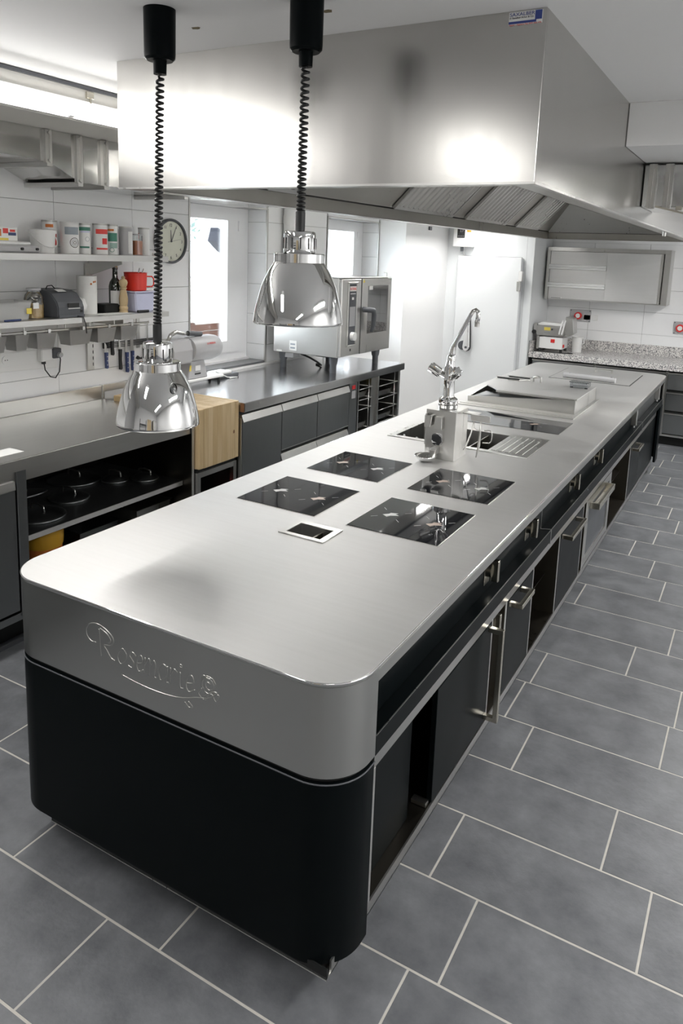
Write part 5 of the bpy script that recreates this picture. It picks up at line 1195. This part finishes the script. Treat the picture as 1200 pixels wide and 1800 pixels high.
# lower shelf things
gnm = gn('plastic_tub', -3.50, -3.36, 2.33, 2.59, ZL, 0.095, 'white open plastic tub at the near end of the lower shelf', 'tub', M_wplast)
bx('yellow_print', (-3.355, -3.3535, 2.555, 2.585, ZL + 0.03, ZL + 0.06), M_yellow, gnm)
t = thing('pasta_jar', (-3.41, 2.645, ZL), 'glass jar half full of pasta on the lower shelf', 'jar')
bm = nb(); LA(bm, [(0, 0.002), (0.046, 0.003), (0.047, 0.072), (0, 0.080)], (-3.41, 2.645, ZL), 28); mk('pasta', bm, M_pasta, t, smooth=True, kind='stuff')
bm = nb(); LA(bm, [(0.0, 0.0), (0.049, 0.001), (0.050, 0.01), (0.050, 0.105), (0.045, 0.125), (0.034, 0.138), (0.034, 0.150)], (-3.41, 2.645, ZL), 36); mk('jar_glass', bm, M_jar, t, smooth=True)
bm = nb(); LA(bm, [(0.0, 0.150), (0.037, 0.149), (0.037, 0.160), (0.0, 0.161)], (-3.41, 2.645, ZL), 28); mk('jar_lid', bm, M_lgrey, t, smooth=True)
bx('jar_label', (-3.3602, -3.3585, 2.60, 2.635, ZL + 0.055, ZL + 0.085), M_paper, t)
# printer
t = thing('receipt_printer', (-3.43, 2.83, ZL), 'dark grey receipt printer on the lower shelf', 'printer')
bm = nb(); PR(bm, [(-3.55, ZL), (-3.335, ZL), (-3.333, ZL + 0.055), (-3.345, ZL + 0.085), (-3.39, ZL + 0.130), (-3.43, ZL + 0.142), (-3.55, ZL + 0.150)], 'y', 2.735, 2.915); mk('printer_case', bm, M_gplast, t, bev=0.006, bseg=2)
bx('printer_foot', (-3.54, -3.328, 2.74, 2.91, ZL, ZL + 0.014), M_gplast, t)
bx('paper_slot', (-3.3345, -3.330, 2.80, 2.875, ZL + 0.055, ZL + 0.078), M_ink, t); bx('tear_bar', (-3.334, -3.328, 2.80, 2.88, ZL + 0.046, ZL + 0.051), M_steel, t)
bx('printer_button', (-3.3335, -3.331, 2.885, 2.900, ZL + 0.025, ZL + 0.038), M_ink, t)
bm = nb(); PR(bm, [(-3.395, ZL + 0.1372), (-3.43, ZL + 0.1480), (-3.43, ZL + 0.1490), (-3.395, ZL + 0.1382)], 'y', 2.79, 2.845); mk('printer_label', bm, M_paper, t)
bm = nb(); TU(bm, [(-3.47, 2.77, ZL + 0.148), (-3.47, 2.78, ZL + 0.165), (-3.47, 2.81, ZL + 0.168), (-3.47, 2.83, ZL + 0.150)], 0.003, 6); mk('cable_loop', bm, M_plast, t, smooth='all')
bm = nb(); TU(bm, [(-3.33, 2.86, ZL + 0.004), (-3.294, 2.87, ZL + 0.003), (-3.293, 2.885, ZL - 0.04), (-3.294, 2.89, ZL - 0.09)], 0.003, 6); mk('power_cord', bm, M_plast, t, smooth='all')
bm = nb(); TU(bm, [(-3.5, 2.66, ZL + 0.003), (-3.5, 2.66, ZL + 0.08), (-3.5, 2.69, ZL + 0.10), (-3.5, 2.74, ZL + 0.09)], 0.005, 6); mk('black_cable', bm, M_plast, None, smooth='all', label='black cable looping between the jar and the printer', cat='cable')
# bag
bm = nb(); bmesh.ops.create_icosphere(bm, subdivisions=3, radius=1.0)
for v in bm.verts:
    s = 1 + 0.14 * math.sin(9 * v.co.x + 4 * v.co.z) * math.cos(8 * v.co.y + 3 * v.co.z); v.co = Vector((-3.42 + 0.045 * v.co.x * s, 2.955 + 0.035 * v.co.y * s, ZL + 0.043 + 0.042 * v.co.z * s + (0.015 if v.co.z > 0.7 else 0)))
mk('plastic_bag', bm, M_wplast, None, smooth='all', label='crumpled white plastic bag between printer and paper roll', cat='bag')
t = thing('kitchen_paper_roll', (-3.45, 3.05, ZL), 'white kitchen paper roll with brown motifs on the lower shelf', 'paper roll')
bm = nb(); LA(bm, [(0.018, 0), (0.056, 0), (0.0565, 0.22), (0.018, 0.22), (0.018, 0)], (-3.46, 3.045, ZL), 40); rl = mk('paper', bm, M_paper, t, smooth=True)
for a, zz in ((25, 0.175), (42, 0.186), (55, 0.188)):
    vw = math.atan2(-3.045, 3.46) + R(a); bm = nb(); c = (-3.46 + 0.0566 * math.cos(vw), 3.045 + 0.0566 * math.sin(vw), ZL + zz); n_ = Vector((math.cos(vw), math.sin(vw), 0)); CY(bm, c, Vector(c) + n_ * 0.0008, 0.006, 8); mk('motif', bm, M_orange, rl)
bx('dark_tin_box', (-3.50, -3.40, 3.125, 3.235, ZL, ZL + 0.055), M_blackm, None, bev=0.006, label='low black tin box behind the papers on the lower shelf', cat='box')
t = thing('papers', (-3.37, 3.14, ZL), 'sheets of white paper lying flat on the lower shelf', 'paper')
for i in range(3): bx('sheet', (-3.42 + 0.01 * i, -3.312 + 0.003 * i, 3.04 + 0.02 * i, 3.23 + 0.015 * i, ZL + 0.0012 * i, ZL + 0.001 + 0.0012 * i), M_paper, t)
# bottle
t = thing('oil_bottle', (-3.46, 3.262, ZL), 'dark green oil bottle behind the pepper mill', 'bottle')
bm = nb(); LA(bm, [(0.0, 0.0), (0.036, 0.001), (0.038, 0.01), (0.038, 0.155), (0.032, 0.180), (0.016, 0.205), (0.0145, 0.255), (0.017, 0.258), (0.017, 0.270), (0, 0.270)], (-3.46, 3.262, ZL), 32); mk('bottle_glass', bm, M_bottle, t, smooth=True)
bm = nb(); LA(bm, [(0.0, 0.004), (0.034, 0.004), (0.034, 0.14), (0, 0.14)], (-3.46, 3.262, ZL), 20); mk('oil', bm, M_bottle, t, smooth=True); cyl('cork', (-3.46, 3.262, ZL + 0.262), (-3.46, 3.262, ZL + 0.276), 0.016, M_gold, t)
bm = nb(); LA(bm, [(0.0384, 0.045), (0.0384, 0.13)], (-3.46, 3.262, ZL), 32)
fs = [f for f in bm.faces if f.calc_center_median().x < -3.46 + 0.0 or f.calc_center_median().y > 3.262]; bmesh.ops.delete(bm, geom=fs, context='FACES'); mk('bottle_label', bm, M_paper, t, smooth='all')
t = thing('pepper_mill', (-3.385, 3.255, ZL), 'turned pale wooden pepper mill on the lower shelf', 'pepper mill')
bm = nb(); LA(bm, [(0, 0), (0.026, 0), (0.026, 0.012), (0.022, 0.016), (0.026, 0.022), (0.026, 0.034), (0.021, 0.040), (0.025, 0.060), (0.027, 0.085), (0.020, 0.125), (0.0155, 0.140), (0.021, 0.146), (0.021, 0.152), (0, 0.153)], (-3.385, 3.255, ZL), 32); mk('mill_body', bm, M_wood, t, smooth=True)
bm = nb(); LA(bm, [(0, 0.1535), (0.016, 0.1535), (0.022, 0.165), (0.026, 0.182), (0.021, 0.196), (0.012, 0.202), (0.009, 0.205), (0.012, 0.211), (0.008, 0.218), (0, 0.220)], (-3.385, 3.255, ZL), 32); mk('mill_head', bm, M_wood, t, smooth=True)
t = thing('storage_tub', (-3.42, 3.42, ZL), 'frosted lilac plastic tub under the red pot', 'tub')
bm = nb(); PR(bm, [(3.335, ZL), (3.485, ZL), (3.495, ZL + 0.118), (3.325, ZL + 0.118)], 'x', -3.50, -3.36); mk('tub_body', bm, M_lilac, t, bev=0.008); bx('tub_lid', (-3.505, -3.355, 3.32, 3.50, ZL + 0.118, ZL + 0.127), M_lilac, t, bev=0.003)
t = thing('red_milk_pot', (-3.43, 3.40, ZL + 0.128), 'red enamel pot with side handle standing on the lilac tub', 'pot')
bm = nb(); LA(bm, [(0, 0), (0.060, 0), (0.066, 0.006), (0.070, 0.108), (0.073, 0.110), (0.070, 0.112), (0.066, 0.108), (0.062, 0.008), (0, 0.006)], (-3.43, 3.40, ZL + 0.1275), 40); mk('pot_body', bm, M_red, t, smooth=True)
bm = nb(); TU(bm, [(-3.40, 3.465, ZL + 0.215), (-3.395, 3.505, ZL + 0.215), (-3.39, 3.515, ZL + 0.20), (-3.39, 3.515, ZL + 0.165), (-3.395, 3.505, ZL + 0.152), (-3.40, 3.463, ZL + 0.152)], 0.0045, 8); mk('pot_handle', bm, M_red, t, smooth='all')
bm = nb(); TU(bm, [(-3.43, 3.42, ZL + 0.15), (-3.42, 3.46, ZL + 0.262)], 0.004, 6); TU(bm, [(-3.44, 3.41, ZL + 0.15), (-3.44, 3.445, ZL + 0.265)], 0.003, 6); mk('teaspoon', bm, M_steel, None, smooth='all', label='spoon handles sticking out of the red pot', cat='spoon')
bm = nb(); CY(bm, (-3.335, 3.32, ZL + 0.008), (-3.325, 3.40, ZL + 0.008), 0.008, 12); mk('marker_pen', bm, M_plast, None, smooth=True, label='black marker pen on the front edge of the lower shelf', cat='pen')
bm = nb(); CY(bm, (-3.32, 2.40, ZL + 0.005), (-3.33, 2.50, ZL + 0.005), 0.005, 10); mk('ballpoint_pen', bm, M_blue, None, smooth=True, label='blue pen in front of the white tub', cat='pen')

# hanging gastronorm containers
for (a, b, lab) in ((0.9, 2.80, 'round steel rail carrying the containers at the left under the lower shelf'), (2.89, 3.41, 'round steel rail carrying the containers at the right under the lower shelf')):
    t = thing('hanging_rail', (-3.36, (a + b) / 2, 1.41), lab, 'rail')
    cyl('bar', (-3.335, a, 1.408), (-3.335, b, 1.408), 0.007, M_steel, t, seg=12)
    y = a + 0.06
    while y < b: cyl('rail_stub', (-3.335, y, 1.408), (-3.335, y, 1.4395), 0.004, M_steel, t, seg=8); y += 0.18 if a > 2 else 0.26
labs = ['hanging steel container first from the left edge', 'hanging steel container second from the left', 'hanging steel container above the socket adaptor', 'large hanging steel container under the printer', 'hanging steel container under the paper roll', 'hanging steel container above the knives']
for i, (a, b) in enumerate(((2.30, 2.44), (2.462, 2.572), (2.59, 2.745), (2.805, 2.99), (3.0, 3.17), (3.178, 3.345))):
    t = gn('steel_container', -3.45, -3.345, a + 0.014, b - 0.014, 1.312, 0.085, labs[i], 'container', M_top, 'steel containers hanging under the lower shelf')
    ym = (a + b) / 2; bm = nb(); B(bm, -3.345, -3.322, ym - 0.008, ym + 0.008, 1.398, 1.417); mk('hanging_tab', bm, M_steel, t)

# knives on a magnetic strip
t = thing('magnetic_strip', (-3.60, 3.51, 1.23), 'black magnetic knife strip on the tiles', 'knife strip')
bx('strip', (-3.612, -3.600, 3.29, 3.735, 1.228, 1.264), M_plast, t, bev=0.002)
for k in range(3): bx('magnet_line', (-3.6005, -3.5992, 3.33, 3.73, 1.234 + 0.010 * k, 1.238 + 0.010 * k), M_steel, t)
def knife(y, z0, zh, z1, w, lab, hm=M_blue, lean=0.0):
    t = thing('kitchen_knife', (-3.592, y, z0), lab, 'knife', 'knives on the magnetic strip')
    bm = nb(); PR(bm, [(y - 0.011, zh), (y + 0.011, zh), (y + 0.008, (zh + z0) / 2), (y + 0.013, z0 + 0.01), (y + 0.006, z0), (y - 0.008, z0 + 0.004), (y - 0.009, (zh + z0) / 2)], 'x', -3.600, -3.582)
    h = mk('knife_handle', bm, hm, t, bev=0.002)
    if hm is M_blue:
        for q in (0.25, 0.5, 0.75): cyl('rivet', (-3.582, y, zh + (z0 - zh) * q), (-3.5808, y, zh + (z0 - zh) * q), 0.0035, M_steel, h, seg=8)
    bm = nb(); PR(bm, [(y - w / 2, zh), (y + w / 2, zh), (y + w / 2 - 0.002, z1 - 0.03), (y - w / 2 + lean, z1), (y - w / 2, z1 - 0.03)], 'x', -3.597, -3.5945); mk('blade', bm, M_steel, t)
knife(3.302, 1.100, 1.205, 1.275, 0.018, 'short blue-handled knife at the left end of the strip')
knife(3.352, 1.180, 1.285, 1.30, 0.010, 'black handled sharpening steel second on the strip', M_plast)
knife(3.418, 1.080, 1.215, 1.285, 0.016, 'thick black-handled knife third on the strip', M_plast)
knife(3.475, 1.056, 1.19, 1.30, 0.020, 'blue-handled knife with three rivets fourth on the strip')
knife(3.523, 1.062, 1.195, 1.33, 0.028, 'broad-bladed blue-handled knife fifth on the strip')
knife(3.665, 1.12, 1.20, 1.385, 0.014, 'slim long knife at the right end of the strip', M_plast, 0.02)
bm = nb(); TU(bm, [(-3.59, 3.56, 1.15), (-3.58, 3.58, 1.135), (-3.58, 3.62, 1.14)], 0.012, 8); mk('sharpener', bm, M_plast, None, smooth='all', label='small black sharpener on the wall beside the knives', cat='sharpener')

# sockets
t = thing('socket_strip', (-3.61, 2.7, 1.15), 'white wall socket strip on the tiles below the hanging containers', 'socket')
bm = nb(); PR(bm, [(2.2, 1.175), (2.2, 1.30), (2.94, 1.245 + 0.03), (2.94, 1.15)], 'x', -3.618, -3.607); mk('strip_plate', bm, M_wplast, t, bev=0.002)
bx('strip_plate_inner', (-3.6068, -3.6035, 2.30, 2.90, 1.19, 1.265), M_wplast, t, bev=0.001)
cyl('socket_face', (-3.6035, 2.60, 1.228), (-3.5995, 2.60, 1.228), 0.024, M_wplast, t); cyl('pin_hole', (-3.5996, 2.594, 1.228), (-3.5990, 2.594, 1.228), 0.003, M_ink, t, seg=8); cyl('pin_hole', (-3.5996, 2.608, 1.228), (-3.5990, 2.608, 1.228), 0.003, M_ink, t, seg=8)
t = thing('plug_adaptor', (-3.58, 2.86, 1.2), 'white plug adaptor with grey plug and black cable', 'adaptor')
bx('adaptor_body', (-3.603, -3.560, 2.80, 2.885, 1.20, 1.275), M_wplast, t, bev=0.006); bx('plug', (-3.60, -3.545, 2.87, 2.925, 1.215, 1.272), M_gplast, t, bev=0.004); cyl('plug_top', (-3.548, 2.905, 1.235), (-3.525, 2.905, 1.235), 0.014, M_lgrey, t)
bm = nb(); TU(bm, [(-3.56, 2.905, 1.265), (-3.565, 2.925, 1.245), (-3.57, 2.935, 1.20), (-3.575, 2.93, 1.13), (-3.58, 2.905, 1.095), (-3.58, 2.87, 1.105), (-3.58, 2.835, 1.15), (-3.575, 2.825, 1.19), (-3.575, 2.822, 1.205)], 0.0035, 8); mk('cable', bm, M_plast, t, smooth='all'); bx('cable_plug', (-3.585, -3.565, 2.812, 2.832, 1.185, 1.205), M_plast, t, bev=0.003)

# clock
t = thing('wall_clock', (-3.60, 3.905, 1.765), 'round wall clock with dark rim and cream dial left of the window', 'clock')
c = Vector((-3.619, 3.905, 1.912))
bm = nb(); prof = [(0.0, 0.0), (0.150, 0.0), (0.152, 0.02), (0.147, 0.032), (0.137, 0.032), (0.134, 0.018)]
rings = [[bm.verts.new((c.x + h, c.y + max(r, 1e-4) * math.cos(2 * math.pi * i / 48), c.z + max(r, 1e-4) * math.sin(2 * math.pi * i / 48))) for i in range(48)] for r, h in prof]
for a, b in zip(rings, rings[1:]):
    for i in range(48): bm.faces.new((a[i], a[(i + 1) % 48], b[(i + 1) % 48], b[i]))
mk('clock_rim', bm, M_gplast, t, smooth=True)
dl = cyl('clock_dial', (c.x + 0.012, c.y, c.z), (c.x + 0.016, c.y, c.z), 0.135, M_dial, t, seg=48)
for hnum in range(1, 13):
    a = R(90 - 30 * hnum); p = Vector((c.x + 0.0165, c.y + 0.108 * math.cos(a), c.z + 0.108 * math.sin(a)))
    s_ = str(hnum); w_ = 0.008 * len(s_)
    text('numeral', s_, 0.028, M_ink, dl, (p.x, p.y - w_, p.z - 0.010), (0, 1, 0), (0, 0, 1))
def hand(ang, L, w, tail, h):
    a = R(90 - ang); d_ = Vector((0, math.cos(a), math.sin(a))); n_ = Vector((0, -math.sin(a), math.cos(a))) * w; o = Vector((c.x + h, c.y, c.z)); bm = nb()
    q = [o - d_ * tail + n_, o - d_ * tail - n_, o + d_ * L - n_ * 0.5, o + d_ * L + n_ * 0.5]; f = bm.faces.new([bm.verts.new(v) for v in q]); r_ = bmesh.ops.extrude_face_region(bm, geom=[f]); bmesh.ops.translate(bm, verts=[v for v in r_['geom'] if isinstance(v, bmesh.types.BMVert)], vec=(0.001, 0, 0)); mk('clock_hand', bm, M_gplast, dl)
hand(357, 0.075, 0.004, 0.0, 0.018); hand(26, 0.115, 0.003, 0.0, 0.020); hand(80, 0.10, 0.001, 0.035, 0.022)
cyl('hub', (c.x + 0.017, c.y, c.z), (c.x + 0.024, c.y, c.z), 0.006, M_gplast, dl)
# cold-room controller
t = thing('temperature_controller', (-3.1, 8.17, 2.0), 'white cold room controller box with black display above the door', 'controller')
bx('case', (-3.215, -2.985, 8.10, 8.199, 2.0, 2.215), M_wplast, t, bev=0.006); dsp = bx('display', (-3.165, -3.075, 8.097, 8.101, 2.10, 2.20), M_ink, t)
text('digits', '2.7', 0.035, M_lgrey, dsp, (-3.135, 8.0965, 2.165), (1, 0, 0), (0, 0, 1)); 
for i in range(4): bx('key', (-3.155 + 0.02 * i, -3.145 + 0.02 * i, 8.0962, 8.0972, 2.115, 2.122), M_lgrey, dsp)
bx('lamp_window', (-3.05, -3.0, 8.098, 8.101, 2.165, 2.190), M_gold, t); cyl('cable_gland', (-3.12, 8.15, 2.0), (-3.118, 8.15, 1.95), 0.018, M_gplast, t); cyl('cable', (-3.11, 8.17, 1.95), (-3.09, 8.18, 1.905), 0.012, M_lgrey, t)
bx('grey_sensor', (-3.309, -3.290, 7.60, 7.66, 2.16, 2.20), M_gplast, None, bev=0.003, label='small grey sensor on the white wall just below the hood edge', cat='sensor')

# ================================================================ BACK WALL
t = thing('granite_worktop', (-0.9, 8.6, 0.81), 'speckled grey granite worktop with upstand on the back wall', 'worktop')
bx('slab', (-2.285, 1.2, 8.240, 8.948, 0.803, 0.870), M_gran, t, bev=0.002)
bx('upstand', (-2.285, 1.2, 8.928, 8.949, 0.8702, 0.985), M_gran, t, bev=0.001); bx('side_upstand', (-2.286, -2.262, 8.26, 8.927, 0.8702, 0.985), M_gran, t, bev=0.001)
t = thing('base_cabinet', (-0.9, 8.6, 0.0), 'steel drawer cabinet under the granite worktop', 'cabinet')
bx('carcass', (-2.27, 1.2, 8.31, 8.94, 0.11, 0.802), M_darkin, t)
bx('plinth', (-2.25, 1.2, 8.36, 8.40, 0.0, 0.11), M_blackm, t); bx('base_strip', (-2.27, 1.2, 8.285, 8.31, 0.105, 0.125), M_steelx, t)
bx('top_band', (-2.275, 1.2, 8.295, 8.312, 0.775, 0.802), M_blackm, t)
bx('end_panel', (-2.285, -2.272, 8.28, 8.94, 0.0, 0.802), M_blackm, t)
xs = [-2.255, -1.555, -0.825, -0.125, 0.55, 1.2]
for i in range(5):
    a, b = xs[i] + 0.012, xs[i + 1] - 0.012
    bx('divider', (xs[i + 1] - 0.011, xs[i + 1] + 0.011, 8.285, 8.31, 0.125, 0.79), M_steel, t)
    for z0, z1 in ((0.605, 0.770), (0.385, 0.565), (0.135, 0.345)):
        d = bx('drawer', (a, b, 8.285, 8.309, z0, z1), M_dsteel, t, bev=0.002)
        bm = nb(); PR(bm, [(8.283, z1 - 0.004), (8.268, z1), (8.268, z1 + 0.012), (8.300, z1 + 0.022), (8.300, z1 + 0.016)], 'x', a, b); mk('handle_profile', bm, M_steelx, d)
# wall cabinet
t = thing('wall_cabinet', (-1.6, 8.8, 1.45), 'steel wall cabinet with two sliding doors on the back wall', 'cabinet')
cy0 = 8.64; X0, X1 = -2.262, -0.948
bm = nb()
B(bm, X0, X1, cy0, 8.948, 1.995, 2.036); B(bm, X0, X0 + 0.035, cy0, 8.948, 1.447, 1.994); B(bm, X1 - 0.06, X1, cy0, 8.948, 1.447, 1.994); B(bm, X0 + 0.036, X1 - 0.061, cy0 + 0.02, 8.948, 1.447, 1.457); B(bm, X0 + 0.036, X1 - 0.061, 8.93, 8.947, 1.458, 1.994)
mk('cabinet_body', bm, M_steel, t)
d = bx('sliding_door', (-2.225, -1.59, cy0 + 0.012, cy0 + 0.019, 1.459, 1.992), M_top, t, bev=0.001)
for z in (1.79, 1.585):
    bm = nb(); PR(bm, [(cy0 + 0.012, z), (cy0 - 0.012, z + 0.004), (cy0 - 0.012, z + 0.022), (cy0 - 0.004, z + 0.028), (cy0 - 0.012, z + 0.034), (cy0 - 0.008, z + 0.052), (cy0 + 0.012, z + 0.056)], 'x', -2.235, -1.60); mk('door_rail', bm, M_wplast, d)
bx('maker_label', (-2.195, -2.065, cy0 + 0.0105, cy0 + 0.0122, 1.460, 1.476), M_wplast, d)
for k in range(9): bx('label_print', (-2.188 + 0.0125 * k, -2.180 + 0.0125 * k, cy0 + 0.0095, cy0 + 0.0107, 1.463, 1.472), M_ink, d)
bx('sliding_door', (-1.597, -1.045, cy0 + 0.003, cy0 + 0.010, 1.459, 1.992), M_top, t, bev=0.001); bx('door_stile', (-1.044, -1.020, cy0 + 0.006, cy0 + 0.018, 1.459, 1.992), M_steel, t, bev=0.001)
# dough sheeter on the granite
t = thing('dough_sheeter', (-2.07, 8.45, 0.870), 'small steel dough sheeter with red switch on the granite worktop', 'sheeter')
y0 = 8.36
bx('lower_housing', (-2.205, -1.945, y0, y0 + 0.26, 0.905, 1.035), M_wplast, t, bev=0.004)
bx('side_plate', (-2.235, -2.207, y0 - 0.005, y0 + 0.27, 0.895, 1.045), M_steel, t, bev=0.003)
bx('upper_housing', (-2.24, -1.935, y0 - 0.015, y0 + 0.22, 1.050, 1.165), M_steel, t, bev=0.008, bseg=2)
bm = nb(); PR(bm, [(-2.235, 1.167), (-1.945, 1.167), (-1.945, 1.190), (-2.19, 1.200), (-2.235, 1.18)], 'y', y0, y0 + 0.20); mk('top_guard', bm, M_wplast, t)
bm = nb(); PR(bm, [(-2.285, 1.165), (-2.262, 1.185), (-2.240, 1.18), (-2.240, 1.07), (-2.275, 1.075)], 'y', y0, y0 + 0.18); mk('side_wing', bm, M_steel, t, bev=0.003)
cyl('wing_knob', (-2.268, y0 + 0.01, 1.085), (-2.268, y0 - 0.02, 1.085), 0.022, M_plast, t)
bm = nb(); PR(bm, [(-1.935, 1.06), (-1.90, 1.05), (-1.84, 1.09), (-1.86, 1.255), (-1.94, 1.270), (-1.945, 1.18)], 'y', y0 + 0.04, y0 + 0.23); mk('chute', bm, M_steel, t, bev=0.004)
for k in range(2): cyl('lever', (-1.985 + 0.03 * k, y0 - 0.02, 1.075), (-1.955 + 0.03 * k, y0 - 0.02, 1.235), 0.008, M_wplast, t, seg=10)
cyl('knob', (-2.065, y0 - 0.015, 1.125), (-2.065, y0 - 0.03, 1.125), 0.010, M_plast, t)
bx('red_switch', (-2.075, -2.030, y0 - 0.006, y0, 0.975, 1.015), M_redp, t, bev=0.002); bx('side_button', (-1.944, -1.930, y0 + 0.02, y0 + 0.05, 0.925, 0.960), M_redp, t, bev=0.003)
wl_ = bx('warning_label', (-2.155, -2.085, y0 - 0.0165, y0 - 0.0145, 1.110, 1.145), M_yellow, t); bx('label_line', (-2.155, -2.085, y0 - 0.0168, y0 - 0.015, 1.080, 1.088), M_greyprint, t)
for x in (-2.20, -1.96):
    for y in (y0 + 0.02, y0 + 0.22): cyl('foot', (x, y, 0.8705), (x, y, 0.906), 0.016, M_plast, t, seg=12)
bm = nb(); TU(bm, [(-2.24, 8.30, 0.876), (-2.1, 8.29, 0.876), (-1.9, 8.30, 0.876), (-1.82, 8.34, 0.876), (-1.88, 8.38, 0.876)], 0.005, 6); mk('power_cord', bm, M_plast, t, smooth='all')
t = thing('measuring_cup', (-1.83, 8.58, 0.870), 'white plastic jug beside the dough sheeter', 'jug')
bm = nb(); LA(bm, [(0, 0), (0.050, 0), (0.058, 0.165), (0.063, 0.168), (0.060, 0.176), (0.055, 0.168), (0.047, 0.006), (0, 0.004)], (-1.83, 8.58, 0.8705), 28); mk('jug_body', bm, M_wplast, t, smooth=True)
bm = nb(); TU(bm, [(-1.775, 8.57, 1.03), (-1.755, 8.57, 1.035), (-1.755, 8.57, 0.98), (-1.78, 8.57, 0.95)], 0.006, 8); mk('jug_handle', bm, M_wplast, t, smooth='all')
# wall sockets
def cee(x, z, lab, w=0.09):
    t = thing('power_socket', (x, 8.945, z - 0.07), lab, 'socket')
    bx('plate', (x - w, x + w, 8.938, 8.950, z - 0.07, z + 0.07), M_lgrey, t, bev=0.003)
    cyl('red_ring', (x - 0.02, 8.94, z), (x - 0.02, 8.905, z), 0.042, M_redp, t); cyl('white_core', (x - 0.02, 8.905, z), (x - 0.02, 8.900, z), 0.026, M_wplast, t)
    for dx, dz in ((-w + 0.012, 0.058), (w - 0.012, 0.058), (-w + 0.012, -0.058), (w - 0.012, -0.058)): cyl('screw', (x + dx, 8.938, z + dz), (x + dx, 8.935, z + dz), 0.006, M_gplast, t, seg=8)
cee(-1.90, 1.26, 'red industrial socket behind the dough sheeter', 0.12)
cee(-0.79, 1.20, 'red industrial socket at the right edge of the back wall')
t = thing('wall_plate', (-1.79, 8.94, 1.22), 'blank white double socket plate on the back wall', 'socket')
bx('plate', (-1.86, -1.70, 8.938, 8.950, 1.215, 1.275), M_wplast, t, bev=0.002); bx('plate_seam', (-1.782, -1.778, 8.9375, 8.9385, 1.217, 1.273), M_lgrey, t)

bpy.context.view_layer.update()
